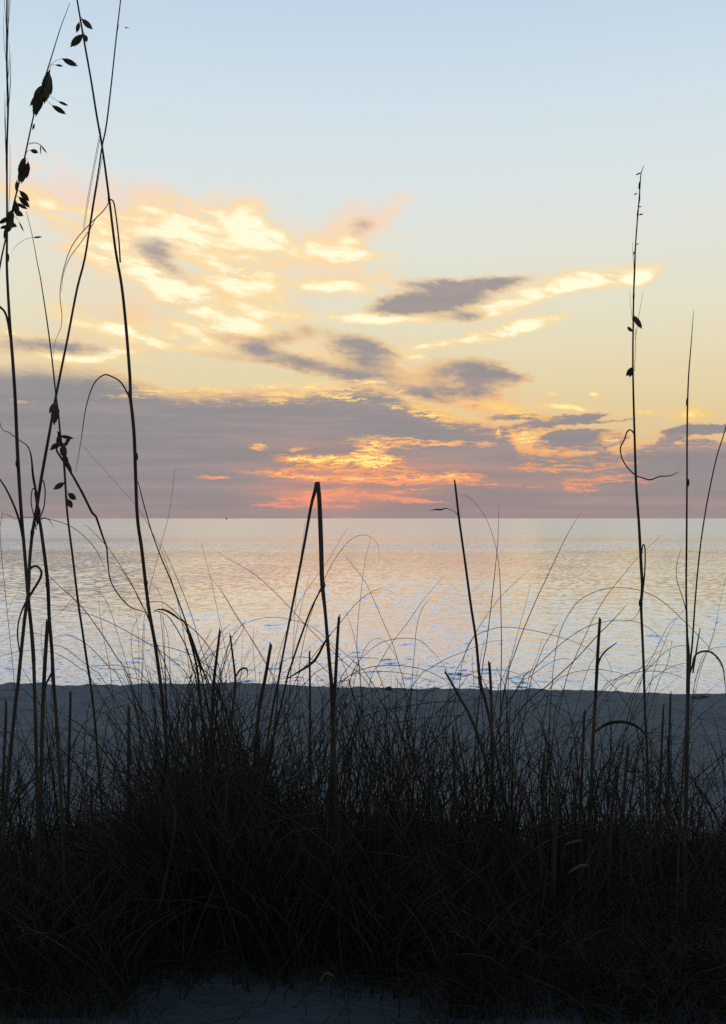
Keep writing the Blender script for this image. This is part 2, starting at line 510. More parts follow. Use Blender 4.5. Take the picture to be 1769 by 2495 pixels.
# the farther the water, the more of its ripples are too fine to see and only roughen it
b1 = t.n.new('ShaderNodeBump')
b1.inputs['Distance'].default_value = 0.02
t.l.new(t.mr(gy, 20.0, 50.0, 0.7, 0.0, 'LINEAR'), b1.inputs['Strength'])
t.l.new(t.noise(t.vm('MULTIPLY', g, (1.0, 1.4, 1)), 12.0, 3, 0.55, '3D'), b1.inputs['Height'])
b2 = t.n.new('ShaderNodeBump')
b2.inputs['Distance'].default_value = 0.4
# a breeze ruffles one band of the water across the bay
band = t.mr(t.math('ABSOLUTE', t.math('SUBTRACT', t.math('ADD', gy, t.math('MULTIPLY', t.noise(t.vm('MULTIPLY', g, (1, 0.4, 1)), 0.035, 3, 0.5, '3D'), 26.0)), 138.0)), 6.0, 30.0, 1.0, 0.0)
t.l.new(t.math('ADD', t.mr(gy, 60.0, 230.0, 0.0, 0.28, 'LINEAR'), t.math('MULTIPLY', band, 0.55)), b2.inputs['Strength'])
t.l.new(t.noise(t.vm('MULTIPLY', g, (0.6, 0.9, 1)), 1.1, 4, 0.6, '3D'), b2.inputs['Height'])
t.l.new(b1.outputs[0], b2.inputs['Normal'])
rgh = t.math('ADD', t.math('ADD', t.mr(gy, 24.0, 60.0, 0.06, 0.12, 'LINEAR'), t.mr(gy, 100.0, 230.0, 0.0, 0.13, 'LINEAR')), t.mr(t.noise(t.vm('MULTIPLY', g, (0.08, 1.0, 1)), 0.02, 3, 0.5, '3D'), 0.35, 0.65, -0.03, 0.03))
t.l.new(rgh, gl.inputs['Roughness'])

for n_ in (gl, fr):
    t.l.new(b2.outputs[0], n_.inputs['Normal'])
ms = t.n.new('ShaderNodeMixShader')
t.l.new(t.mr(fr.outputs[0], 0.0, 1.0, t.mr(gy, 30.0, 230.0, 0.80, 0.97, 'LINEAR'), 1.0, 'LINEAR'), ms.inputs[0])
t.l.new(df.outputs[0], ms.inputs[1])
t.l.new(gl.outputs[0], ms.inputs[2])
t.l.new(ms.outputs[0], out.inputs['Surface'])


def wave_h(x, y):
    """short-crested wind ripples over a lazy swell, height in metres"""
    r = np.random.default_rng(5)
    h = np.zeros_like(x)
    band = np.exp(-((y + 8 * vnoise(x / 30, y / 60, 77) - 128) / 20) ** 2)
    for lam0, lam1, n, slope in ((0.9, 2.4, 14, 0.038), (0.32, 0.75, 28, 0.14), (0.13, 0.27, 26, 0.17)):
        hb = np.zeros_like(x)
        for i in range(n):
            lam = math.exp(r.uniform(math.log(lam0), math.log(lam1)))
            th = math.pi / 2 + r.normal(0, 0.75)
            k = 2 * math.pi / lam
            a_ = slope / k * math.sqrt(2.0 / n) * r.uniform(0.7, 1.3)
            # groups: each train fades in and out over the surface
            e = np.clip(0.4 + 1.2 * vnoise(x / (lam * 5) + i * 17.3, y / (lam * 6) + i * 5.1, 100 + i), 0, 2)
            hb += a_ * e * np.sin(k * (math.cos(th) * x + math.sin(th) * y) + r.uniform(0, 6.28))
        h += hb * np.clip((lam1 * 230 - y) / (lam1 * 110), 0, 1)
    patch = 0.9 + 0.28 * vnoise(x / 9.0, y / 16.0, 78)
    return h * (patch + 1.0 * band)


Y0, Y1 = 17.0, 230.0
rows = np.concatenate([np.linspace(14.2, 17, 12)[:-1], Y0 * (Y1 / Y0) ** np.linspace(0, 1, 1500)])
cols = np.linspace(-0.44, 0.44, 820)
GX, GY = np.meshgrid(cols, rows)
GX = GX * (GY + 4)
fade = np.clip((Y1 - GY) / 90.0, 0, 1) * np.clip((GY - 14.2) / 3, 0, 1)
GZ = SEA + wave_h(GX, GY) * fade
nr, nc = len(rows), len(cols)
idx = np.arange(nr * nc).reshape(nr, nc)
Q = np.stack([idx[:-1, :-1], idx[:-1, 1:], idx[1:, 1:], idx[1:, :-1]], -1).reshape(-1, 4)
n0 = nr * nc
B = 60000.0
xl0, xl1 = GX[0, -1], GX[-1, -1]
ext = np.array([(-B, 14.2, SEA), (-xl0, 14.2, SEA), (-xl1, Y1, SEA), (-B, Y1, SEA), (xl0, 14.2, SEA), (B, 14.2, SEA), (B, Y1, SEA), (xl1, Y1, SEA), (B, B, SEA), (-B, B, SEA)])
Q = np.concatenate([Q, n0 + np.array([(0, 1, 2, 3), (4, 5, 6, 7), (3, 6, 8, 9)])])
sea = np_mesh("sea", np.concatenate([np.stack([GX, GY, GZ], -1).reshape(-1, 3), ext]), Q, mW)
tag(sea, "rippled sea reflecting the sunset, from the beach out to the horizon", "sea", kind="structure")

# ------------------------------------------------------------------ plant materials
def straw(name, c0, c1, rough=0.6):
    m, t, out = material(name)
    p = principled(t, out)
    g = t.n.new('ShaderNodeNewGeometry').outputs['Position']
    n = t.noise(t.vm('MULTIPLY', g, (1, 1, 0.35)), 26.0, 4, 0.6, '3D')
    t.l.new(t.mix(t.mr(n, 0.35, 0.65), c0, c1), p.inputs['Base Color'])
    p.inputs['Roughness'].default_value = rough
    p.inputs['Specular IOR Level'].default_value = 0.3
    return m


M_STEM = straw("sea_oat_straw", (0.11, 0.082, 0.07, 1), (0.20, 0.155, 0.13, 1))
M_LEAF = straw("dry_leaf", (0.06, 0.052, 0.035, 1), (0.13, 0.105, 0.07, 1))
M_SEED = straw("seed_husk", (0.10, 0.085, 0.055, 1), (0.24, 0.19, 0.13, 1), 0.75)
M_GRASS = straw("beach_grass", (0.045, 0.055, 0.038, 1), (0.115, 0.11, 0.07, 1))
M_PALE = straw("bleached_leaf", (0.20, 0.19, 0.16, 1), (0.30, 0.28, 0.24, 1), 0.7)


# ------------------------------------------------------------------ curves
def catmull(P, n):
    P = np.asarray(P, float)
    if len(P) < 3:
        u = np.linspace(0, 1, n)[:, None]
        return P[0] * (1 - u) + P[-1] * u
    Q_ = np.vstack([2 * P[0] - P[1], P, 2 * P[-1] - P[-2]])
    seg = np.linalg.norm(np.diff(P[:, :3], axis=0), axis=1) + 1e-9
    s = np.concatenate([[0], np.cumsum(seg)])
    us = np.linspace(0, s[-1], n)
    i = np.clip(np.searchsorted(s, us, side='right') - 1, 0, len(P) - 2)
    t = ((us - s[i]) / seg[i])[:, None]
    p0, p1, p2, p3 = Q_[i], Q_[i + 1], Q_[i + 2], Q_[i + 3]
    return 0.5 * ((2 * p1) + (-p0 + p2) * t + (2 * p0 - 5 * p1 + 4 * p2 - p3) * t * t + (-p0 + 3 * p1 - 3 * p2 + p3) * t ** 3)


def tube(P, rad, sides=6, flat=1.0):
    """tapering tube along P; flat < 1 thins it front to back, as a leaf seen on its broad side"""
    P = np.asarray(P, float)
    n = len(P)
    T_ = np.gradient(P, axis=0)
    T_ /= np.linalg.norm(T_, axis=1)[:, None] + 1e-12
    ref = np.array([0.0, 1.0, 0.0])
    A = np.cross(T_, ref)
    A /= np.linalg.norm(A, axis=1)[:, None] + 1e-9
    Bv = np.cross(T_, A)
    an = np.linspace(0, 2 * math.pi, sides, endpoint=False)
    ring = (np.cos(an)[None, :, None] * A[:, None, :] + flat * np.sin(an)[None, :, None] * Bv[:, None, :]) * np.asarray(rad)[:, None, None]
    Vv = (P[:, None, :] + ring).reshape(-1, 3)
    f = []
    for i in range(n - 1):
        for k in range(sides):
            a, b = i * sides + k, i * sides + (k + 1) % sides
            f.append((a, b, b + sides, a + sides))
    f.append(tuple(range(sides - 1, -1, -1)))
    f.append(tuple((n - 1) * sides + k for k in range(sides)))
    return Vv.tolist(), f


def merge(parts):
    V_, F_ = [], []
    for v, f in parts:
        o = len(V_)
        V_ += v
        F_ += [tuple(i + o for i in q) for q in f]
    return V_, F_


def wpt(px, py, D):
    return np.array([(px - HX) / F * D, D, EYE + (HY - py) / F * D])


def ground_py(px, D):
    return HY + F * (EYE - float(sand_z((px - HX) / F * D, D))) / D


def to_ground(path, D, curve=0.45):
    """lets a stem or blade run on down to the sand it grows from"""
    (x1, y1, w1), (x0, y0, w0) = path[-1], path[-2]
    gy = ground_py(x1, D) + 14
    if y1 < gy:
        sl = max(-1.2, min(1.2, (x1 - x0) / max(1e-3, y1 - y0)))
        k = gy - y1
        path = list(path) + [(x1 + sl * k * 0.5 * (curve + .3), y1 + 0.5 * k, w1), (x1 + sl * k * curve * 1.3, gy, w1 * 0.95)]
    return path


class Plant:
    """one plant: an Empty at its root with stem, leaves and seed parts as children"""

    def __init__(self, name, label, cat, D, root_px, group=None, lean=0.0, top_py=0):
        x = (root_px - HX) / F * D
        self.D, self.lean, self.k = D, lean, 0.39
        self.base = np.array([x, D, float(sand_z(x, D))])
        self.gy = ground_py(root_px, D)
        self.top = top_py
        self.e = bpy.data.objects.new(name, None)
        self.e.empty_display_size = 0.05
        COL.objects.link(self.e)
        self.e.location = self.base
        tag(self.e, label, cat, group)

    def pts(self, path):
        out = []
        for q in path:
            t = (self.gy - q[1]) / max(1.0, self.gy - self.top)
            dd = self.D + self.lean * max(0.0, t) ** 1.5 + (q[3] if len(q) > 3 else 0.0)
            out.append(list(wpt(q[0], q[1], dd) - self.base) + [q[2] * self.k / F * dd])
        return np.array(out)

    def strip(self, path, sides=6, flat=1.0, per=16.0):
        P = self.pts(path)
        L = np.sum(np.hypot(*np.diff(np.array([p[:2] for p in path], float), axis=0).T))
        n = int(max(5, min(90, L / per)))
        C_ = catmull(P, n)
        return tube(C_[:, :3], np.maximum(C_[:, 3], 0.00012), sides, flat)

    def add(self, name, path, m=None, sides=6, flat=1.0, ground=False, label=None, per=16.0):
        if ground:
            path = to_ground(path, self.D)
        v, f = self.strip(path, sides, flat, per)
        o = link_mesh(name, v, f, m or M_STEM, self.e)
        if label:
            o['label'] = label
        return o

    def stem(self, path, nodes=()):
        """nodes: places where the leaf sheath wraps the stem and makes it a little thicker"""
        path = to_ground(path, self.D)
        parts = [self.strip(path, 7)]
        for (x, y, w) in nodes:
            a, b = None, None
            for i in range(len(path) - 1):
                if path[i][1] <= y <= path[i + 1][1]:
                    a, b = path[i], path[i + 1]
            if a is None:
                continue
            sl = (b[0] - a[0]) / max(1, b[1] - a[1])
            parts.append(self.strip([(x - sl * 9, y - 9, w * 0.7), (x, y, w), (x + sl * 9, y + 9, w * 0.7)], 7, per=5))
        v, f = merge(parts)
        return link_mesh("stem", v, f, M_STEM, self.e)

    def spikelets(self, items, name="spikelet"):
        """each item: base x, base y, tip x, tip y, width, optional point on the stem it hangs from"""
        for it in items:
            x0, y0, x1, y1, w = it[:5]
            off = random.uniform(-0.012, 0.012)
            a, b = self.pts([(x0, y0, 1, off), (x1, y1, 1, off + random.uniform(-.006, .006))])[:, :3]
            ax = b - a
            L = np.linalg.norm(ax)
            ax /= L
            sd = np.cross(ax, (0, 1, 0))
            sd /= np.linalg.norm(sd)
            dp = np.cross(ax, sd)
            hw = w * 0.5 / F * self.D
            n = 13
            V_, F_ = [], []
            for i in range(n + 1):
                s = i / n
                prof = max(0.03, math.sin(math.pi * min(1, s * 0.93 + 0.05)) ** 0.75)
                z = (1.06 if i % 2 else 0.92) if 1 < i < n else 0.9
                sh = 0.35 * hw if i % 2 else 0.0     # floret tips point on towards the spikelet's end
                c = a + ax * (s * L)
                r_ = hw * prof
                V_ += [c + dp * r_ * 0.34, c + sd * r_ * z + ax * sh, c - dp * r_ * 0.34, c - sd * r_ * z + ax * sh]
            for i in range(n):
                for k in range(4):
                    p_, q_ = i * 4 + k, i * 4 + (k + 1) % 4
                    F_.append((p_, q_, q_ + 4, p_ + 4))
            F_ += [(3, 2, 1, 0), tuple(n * 4 + k for k in range(4))]
            parts = [([list(v) for v in V_], F_)]
            if len(it) > 5:
                sx_, sy_ = it[5]
                mx, my = (sx_ + x0) / 2 + (y0 - sy_) * 0.08, (sy_ + y0) / 2 - 4
                parts.append(self.strip([(sx_, sy_, 1.6), (mx, my, 1.3, off * .5), (x0, y0, 1.2, off)], 4, per=8))
            v, f = merge(parts)
            o = link_mesh(name, v, f, M_SEED, self.e, smooth=False)


def cluster(p0, p1, n, spread, L, w, ang0, dang):
    """a crowded bunch of spikelets along the stem from p0 to p1"""
    out = []
    for i in range(n):
        s = (i + random.uniform(0.2, .8)) / n
        x = p0[0] + (p1[0] - p0[0]) * s
        y = p0[1] + (p1[1] - p0[1]) * s
        a = R(ang0 + random.uniform(-dang, dang))
        bx, by = x + random.uniform(-.2, 1) * spread, y + random.uniform(-4, 4)
        l = L * random.uniform(.75, 1.15)
        out.append((bx, by, bx + math.cos(a) * l, by + math.sin(a) * l, w * random.uniform(.8, 1.15), (x, y - 5)))
    return out


SG = "sea oat stalks standing against the sky"
# --- leftmost stalk with a fuzzy bare panicle
a = Plant("sea_oat_stalk", "far left sea oat stalk topped by a long bare feathery panicle", "sea oat", 2.15, 92, SG, lean=0.12)
a.stem([(17, -60, 4), (17, 0, 5), (16.6, 162, 5.5), (20, 251, 6), (17, 370, 6), (17.4, 554, 6.5), (17, 655, 8), (24, 785, 9), (31, 877, 10), (37, 969, 10.5), (43.6, 1117, 11), (52, 1250, 10.5),
        (61, 1357, 10.5), (70, 1468, 11), (79, 1556, 11), (82, 1604, 11.5), (84, 1667, 11), (87, 1778, 11)], [(43, 1130, 14), (82, 1606, 14), (19, 628, 10)])
fz = []
for i in range(16):
    y0 = random.uniform(60, 560)
    l = random.uniform(90, 210)
    o_ = random.uniform(-9, 11)
    fz.append(a.strip([(17 + o_ * .2, y0, 1.5), (17 + o_ * .9, y0 - l * .5, 1.5, o_ * .001), (17 + o_, y0 - l, 0.8, o_ * .001)], 4))
v, f = merge(fz)
link_mesh("panicle", v, f, M_SEED, a.e)
a.add("leaf", [(-10, 738, 4), (0, 748, 7), (11, 759, 7), (18.5, 781, 7), (24, 820, 5)], M_LEAF, flat=.4, per=6)
a.add("leaf", [(-30, 1130, 3), (0, 1168, 4.5), (22, 1205, 6), (46, 1265, 7), (58, 1330, 6)], M_LEAF, flat=.4)
a.add("leaf", [(-14, 900, 1.5), (0, 1032, 2), (22, 1054, 2.5), (48, 1073, 3), (66, 1086, 3.2), (76, 1110, 4), (81, 1154, 5), (89, 1206, 6), (92, 1250, 5)], M_LEAF, flat=.45, per=8)

# --- seed-laden stalk bending out of the frame at the left
b = Plant("sea_oat_stalk", "sea oat stalk heavy with dark seed clusters, leaning out over the left edge", "sea oat", 2.0, -75, SG, lean=0.1)
b.stem([(170, 8, 1.6), (160, 35, 2), (148, 66, 2.6), (118, 163, 4), (90, 251, 4.5), (74, 318, 4.5), (61, 380, 5), (46, 447, 5), (35, 491, 5), (22, 547, 5), (12, 590, 5), (-2, 660, 5.5), (-26, 820, 6), (-50, 1100, 7), (-66, 1500, 8)])
it = cluster((124, 168), (98, 235), 11, 4, 46, 15, 100, 18)
it += cluster((112, 205), (92, 246), 7, -9, 36, 14, 112, 18)
it += cluster((64, 378), (55, 414), 7, 11, 38, 15, 92, 20)
it += [(152, 143, 187, 160, 15, (122, 160)), (135, 158, 153, 161, 6, (120, 166)), (127, 257, 159, 277, 13, (96, 240)), (142, 247, 165, 257, 7, (100, 232)), (74, 366, 92, 371, 11, (62, 378)),
       (99, 353, 114, 373, 4, (70, 352)), (98, 352, 100, 377, 3, (70, 350)), (84, 302, 80, 316, 6, (77, 310)), (41, 440, 40, 466, 9, (46, 445)),
       (48, 465, 70, 489, 14, (42, 470)), (46, 480, 71, 504, 14, (38, 482)), (40, 495, 66, 509, 9, (34, 492)), (35, 514, 55, 525, 14, (30, 515)), (46, 540, 58, 564, 4, (30, 525))]
it += cluster((38, 486), (20, 550), 8, 2, 34, 14, 110, 45)
it += [(20, 550, 1, 556, 9, (22, 545)), (22, 545, 40, 551, 12, (22, 540))]
b.spikelets(it)

# --- stalk leaning right, with two spikelets at its head and long leaves
c = Plant("sea_oat_stalk", "thick left-leaning stalk with a drooping arched leaf and spikelets at its head", "sea oat", 2.3, 428, SG, lean=-0.1)
c.stem([(180, -50, 4), (188, 0, 5), (196, 48, 5.5), (205, 100, 6), (222, 196, 6), (236, 284, 6.5), (249, 358, 6.5), (266, 484, 7), (281, 606, 8), (297, 700, 9), (308, 807, 9.5), (317, 925, 10), (318, 969, 10),
        (327, 1062, 11), (334, 1250, 10.5), (345, 1335, 11), (355, 1423, 10.5), (364, 1493, 11), (377, 1564, 11), (391, 1663, 11), (399, 1741, 11)], [(266, 487, 9), (317, 960, 13), (331, 1112, 15), (355, 1420, 14)])
c.add("leaf", [(262, 489, 2), (268, 486, 4), (277, 493, 4.5), (284, 536, 4.5), (290, 590, 5), (293, 640, 5)], M_LEAF, flat=.5, per=5)
c.add("leaf", [(267, 488, 3), (255, 510, 3.2), (218, 547, 3), (185, 584, 2.8), (166, 620, 2.6), (151, 674, 2.4), (146, 722, 2.4), (151, 766, 2.2), (148, 800, 1.8), (133, 836, 1.2), (130, 880, .6)], M_LEAF, flat=.5)
c.add("leaf", [(234, 530, 2.2), (222, 554, 2.4), (192, 598, 2.4), (170, 628, 2.2), (154, 670, 1.8), (150, 710, 1)], M_LEAF, flat=.5)
c.add("leaf", [(317, 985, 5), (314, 966, 5), (295, 932, 5), (273, 918, 4.6), (255, 913, 4.4), (233, 929, 4), (218, 962, 3.6), (207, 1006, 3), (199, 1062, 2.4), (185, 1150, 1)], M_LEAF, flat=.5, per=8)
c.add("leaf", [(325, 1224, 2), (336, 1172, 2.5), (351, 1231, 3.5), (369, 1294, 3.5), (392, 1357, 4), (414, 1409, 4.2), (436, 1468, 4.4), (454, 1519, 4.5), (477, 1593, 4.5), (494, 1660, 4.5)][1:], M_LEAF, flat=.5, ground=True)
c.spikelets([(199, 46, 224, 70, 13, (197, 44)), (193, 54, 187, 78, 10, (198, 50)), (201, 84, 174, 112, 19, (204, 88)), (206, 84, 211, 101, 11, (203, 82))])

# --- slender stalk leaning left to its foot, crossing the last one near the top
d = Plant("sea_oat_stalk", "slender right-leaning stalk crossing the thick arched-leaf stalk near the top", "sea oat", 2.05, 30, SG, lean=0.15)
d.stem([(299, -50, 3), (294, 0, 3.5), (284, 85, 4), (271, 207, 4.5), (259, 307, 5), (249, 355, 5), (240, 417, 5), (225, 510, 5.5), (207, 628, 6.5), (188, 703, 7), (166, 818, 7), (148, 907, 7.5), (137, 962, 8),
        (129, 1006, 8), (118, 1069, 9), (100, 1170, 10), (89, 1242, 10), (79, 1298, 10), (72, 1372, 10), (70, 1438, 10.5), (61, 1501, 11), (52, 1586, 11), (44, 1667, 11.5), (35, 1741, 11.5)], [(79, 1298, 13), (68, 1460, 15)])
for q in (-12, -9, 6):
    d.add("feather", [(250 + q * .4, 350 + q * 3, 1.6), (228 + q, 470, 1.5), (214 + q, 560, 1)], M_SEED, sides=4)
d.add("feather", [(289, 60, 1.5), (282, 100, 3), (277, 140, 1.2)], M_SEED, sides=4)
d.spikelets([(134, 980, 121, 1006, 12, (136, 975)), (136, 985, 132, 1032, 20, (136, 975)), (138, 990, 142, 1010, 10)])
d.add("leaf", [(68, 1440, 7), (69, 1415, 8), (72, 1388, 8), (87, 1379, 7), (100, 1390, 7), (98, 1409, 8), (76, 1446, 8), (59, 1475, 6), (46, 1512, 5), (43, 1549, 5), (48, 1590, 4)], M_LEAF, flat=.4, per=6)
d.add("leaf", [(96, 1195, 5), (104, 1170, 4), (110, 1195, 4), (107, 1235, 4), (97, 1262, 4), (90, 1280, 4)], M_LEAF, flat=.4, per=6)
d.add("leaf", [(92, 1205, 4), (80, 1190, 3.5), (76, 1225, 3.5), (84, 1262, 4), (88, 1290, 4)], M_LEAF, flat=.4, per=6)
d.add("leaf", [(70, 1088, 1.5), (76, 1120, 3), (80, 1160, 6), (88, 1200, 8), (92, 1235, 8), (90, 1275, 5)], M_LEAF, flat=.4, per=7)

# --- thin stalk with a twisted knot of seed heads
e = Plant("sea_oat_stalk", "thin straight stalk with a twisted knot of seed heads just above the horizon at left", "sea oat", 2.4, 262, SG, lean=0.1)
e.stem([(64, 515, 1.4), (79, 576, 2), (92, 646, 2.6), (98, 674, 3), (115, 785, 4), (127, 877, 4.5), (135, 951, 5), (142, 1006, 5.5), (148, 1069, 6.5), (155, 1117, 7), (159, 1173, 7), (164, 1250, 6.5), (179, 1372, 7),
        (190, 1464, 7), (201, 1538, 7), (212, 1612, 7.5), (222, 1675, 7.5), (233, 1778, 7.5)], [(150, 1100, 10)])
e.spikelets([(157, 1176, 132, 1191, 14, (160, 1172)), (166, 1202, 184, 1216, 15, (162, 1198)), (164, 1216, 175, 1236, 14, (162, 1210)), (145, 1062, 178, 1068, 9), (172, 1064, 160, 1080, 10), (150, 1078, 128, 1092, 13), (148, 1080, 122, 1096, 10),
             (146, 1056, 140, 1084, 12), (152, 1078, 160, 1112, 13), (154, 1105, 166, 1132, 12), (160, 1120, 175, 1150, 9), (140, 1050, 150, 1072, 8), (155, 1085, 166, 1078, 9), (81, 579, 102, 577, 5), (134, 1080, 124, 1094, 6)])
e.add("leaf", [(79, 578, 1), (60, 584, 1.2), (40, 598, 1), (28, 615, .6)], M_LEAF)
e.add("leaf", [(150, 1085, 4), (137, 1095, 6), (170, 1147, 7), (199, 1198, 7.5), (225, 1250, 7.5), (233, 1257, 7), (251, 1309, 6), (260, 1335, 5), (263, 1372, 4.4), (270, 1416, 4), (292, 1453, 4), (321, 1481, 3.5), (362, 1492, 2)], M_LEAF, flat=.6, per=10)

# --- thick bare stalk beside the left pair
g_ = Plant("sea_oat_stalk", "thick bare stalk at left, splitting into curled leaves at the horizon", "sea oat", 1.95, 152, SG)
g_.stem([(84, 1200, 3), (90, 1228, 7), (95, 1260, 9), (100, 1290, 10), (111, 1372, 11), (117, 1431, 11.5), (120, 1505, 11), (126, 1578, 11), (131, 1667, 11), (139, 1778, 11)], [(116, 1425, 14), (94, 1245, 13)])
g_.add("leaf", [(131, 1652, 4), (127, 1640, 6), (121, 1650, 7), (112, 1668, 6), (108, 1690, 4)], M_LEAF, flat=.5, per=5)
g_.add("leaf", [(100, 1265, 3), (112, 1262, 3), (124, 1272, 2), (130, 1285, 1)], M_LEAF)

# --- pair of broken stalks leaning together
h = Plant("sea_oat_stalk", "thick dark snapped stalk at centre whose flat top touches the stalk leaning on it", "sea oat", 2.1, 818, "snapped stalks leaning together at the centre")
h.k = i_k = 0.47
h.stem([(774, 1174, 11), (778, 1220, 12), (782, 1324, 12.5), (785, 1420, 12), (792, 1488, 9), (798, 1560, 9.5), (806, 1652, 10), (810, 1700, 13), (812, 1800, 13)], [(786, 1424, 15)])
h.add("leaf", [(786, 1428, 5), (780, 1440, 4), (758, 1484, 4.5), (730, 1560, 5), (706, 1632, 5), (698, 1660, 5)], M_LEAF, flat=.6, ground=True)
h.add("leaf", [(806, 1545, 3), (794, 1560, 5), (768, 1608, 7), (742, 1628, 6), (702, 1652, 3)], M_LEAF, flat=.4)
i_ = Plant("sea_oat_stalk", "slanting snapped stalk leaning right to meet the thick stalk at centre", "sea oat", 2.13, 652, "snapped stalks leaning together at the centre")
i_.k = i_k
i_.stem([(771, 1175, 9), (768, 1195, 10), (758, 1232, 8), (738, 1344, 7), (710, 1488, 6), (690, 1592, 5.5), (678, 1660, 6), (662, 1740, 6)])

# --- single snapped stalk right of centre
j = Plant("sea_oat_stalk", "snapped stalk right of centre leaning left, with one short withered leaf near its tip", "sea oat", 2.2, 1206, SG)
j.stem([(1107, 1168, 4), (1109, 1180, 6.5), (1118, 1260, 7), (1134, 1376, 7.5), (1148, 1480, 8), (1160, 1560, 8.5), (1170, 1660, 10), (1190, 1740, 10)])
j.add("leaf", [(1116, 1256, 2.4), (1110, 1248, 2), (1098, 1242, 1.8), (1084, 1239, 3.2), (1074, 1242, 5), (1062, 1241, 4.4), (1054, 1243, 2), (1046, 1244, 1)], M_LEAF, flat=.5, per=4)

# --- tall stalk at the right
k = Plant("sea_oat_stalk", "tall slim stalk at right with hanging spikelets and a curled tendril leaf", "sea oat", 2.25, 1580, SG, lean=0.12)
k.stem([(1569, 403, 1.5), (1562, 422, 3), (1558, 476, 4), (1552, 548, 4.2), (1548, 609, 4.5), (1546, 666, 5.5), (1544, 716, 5), (1543, 788, 5.5), (1542, 865, 5.5), (1543, 945, 6), (1546, 1055, 7), (1550, 1180, 8), (1557, 1279, 8.5), (1562, 1374, 9.5), (1565, 1431, 9),
        (1562, 1469, 9), (1565, 1545, 8), (1569, 1641, 8), (1571, 1717, 8), (1575, 1800, 8.5)], [(1561, 1470, 13), (1544, 722, 6.5), (1558, 452, 6), (1558, 484, 5.5), (1554, 520, 6)])
k.spikelets([(1543, 768, 1563, 799, 14), (1541, 808, 1529, 797, 9), (1543, 894, 1527, 915, 13), (1544, 897, 1534, 918, 9), (1562, 421, 1549, 426, 4), (1553, 471, 1545, 474, 3.5), (1555, 504, 1563, 503, 3), (1556, 524, 1567, 521, 4), (1549, 596, 1557, 594, 2.5), (1546, 612, 1542, 622, 3)])
v, f = merge([k.strip([(1548, 826, 1.4), (1555, 780, 1.4), (1567, 708, .8)], 4), k.strip([(1541, 780, 1.2), (1536, 740, 1), (1534, 706, .7)], 4), k.strip([(1545, 660, 1.4), (1542, 610, 1.2), (1542, 590, .7)], 4), k.strip([(1546, 905, 1.4), (1549, 830, 1.4), (1548, 800, .7)], 4)])
link_mesh("panicle", v, f, M_SEED, k.e)
k.add("leaf", [(1546, 1075, 3.5), (1544, 1056, 4), (1535, 1047, 4.5), (1527, 1054, 4.5), (1522, 1070, 4.5), (1512, 1090, 4.2), (1514, 1111, 4), (1525, 1134, 4), (1546, 1156, 4), (1565, 1164, 4), (1585, 1169, 4), (1607, 1161, 3.6), (1634, 1159, 3), (1655, 1149, 1.4)], M_LEAF, flat=.5, per=5)
k.add("leaf", [(1563, 1370, 3), (1564, 1343, 3.5), (1568, 1326, 4), (1572, 1343, 4), (1571, 1393, 4.5), (1566, 1440, 6), (1564, 1460, 6)], M_LEAF, flat=.5, per=5)
k.add("leaf", [(1560, 1480, 2), (1552, 1500, 1.6), (1535, 1512, 1.2), (1512, 1514, .8)], M_LEAF)

l = Plant("sea_oat_stalk", "straight needle-tipped stalk near the right edge, thick below and bare above", "sea oat", 2.1, 1676, SG)
l.stem([(1690, 755, .8), (1689, 770, 1.6), (1684, 838, 3), (1678, 914, 4.2), (1675, 998, 5), (1674, 1100, 5.5), (1674, 1164, 5.5), (1673, 1317, 6), (1672, 1431, 6), (1674, 1540, 7), (1677, 1600, 12), (1676, 1698, 12.5), (1674, 1800, 13)], [(1674, 980, 7), (1677, 1176, 7)])
l.spikelets([(1677, 974, 1672, 981, 5), (1676, 1176, 1681, 1177, 3)])
l.add("leaf", [(1678, 1650, 5), (1687, 1622, 5.5), (1693, 1599, 6), (1706, 1589, 6), (1726, 1587, 6), (1745, 1599, 5.5), (1760, 1622, 4.5), (1766, 1660, 3), (1768, 1700, 1)], M_LEAF, flat=.4, per=7)
l.add("leaf", [(1661, 1332, .8), (1649, 1374, 1.5), (1649, 1412, 2), (1661, 1450, 2.4), (1672, 1490, 3), (1676, 1540, 3)], M_LEAF)
m_ = Plant("sea_oat_stalk", "slanting thin stalk leaving the frame at the right edge just above the horizon", "sea oat", 2.0, 1668, SG)
m_.stem([(1800, 925, 2), (1766, 1050, 3.4), (1745, 1119, 3.8), (1722, 1229, 4.2), (1706, 1336, 4.4), (1695, 1450, 5), (1687, 1565, 5.5), (1680, 1645, 6)])
m_.add("leaf", [(1706, 1530, 2), (1702, 1552, 4), (1696, 1590, 5), (1688, 1640, 5)], M_LEAF, flat=.5)

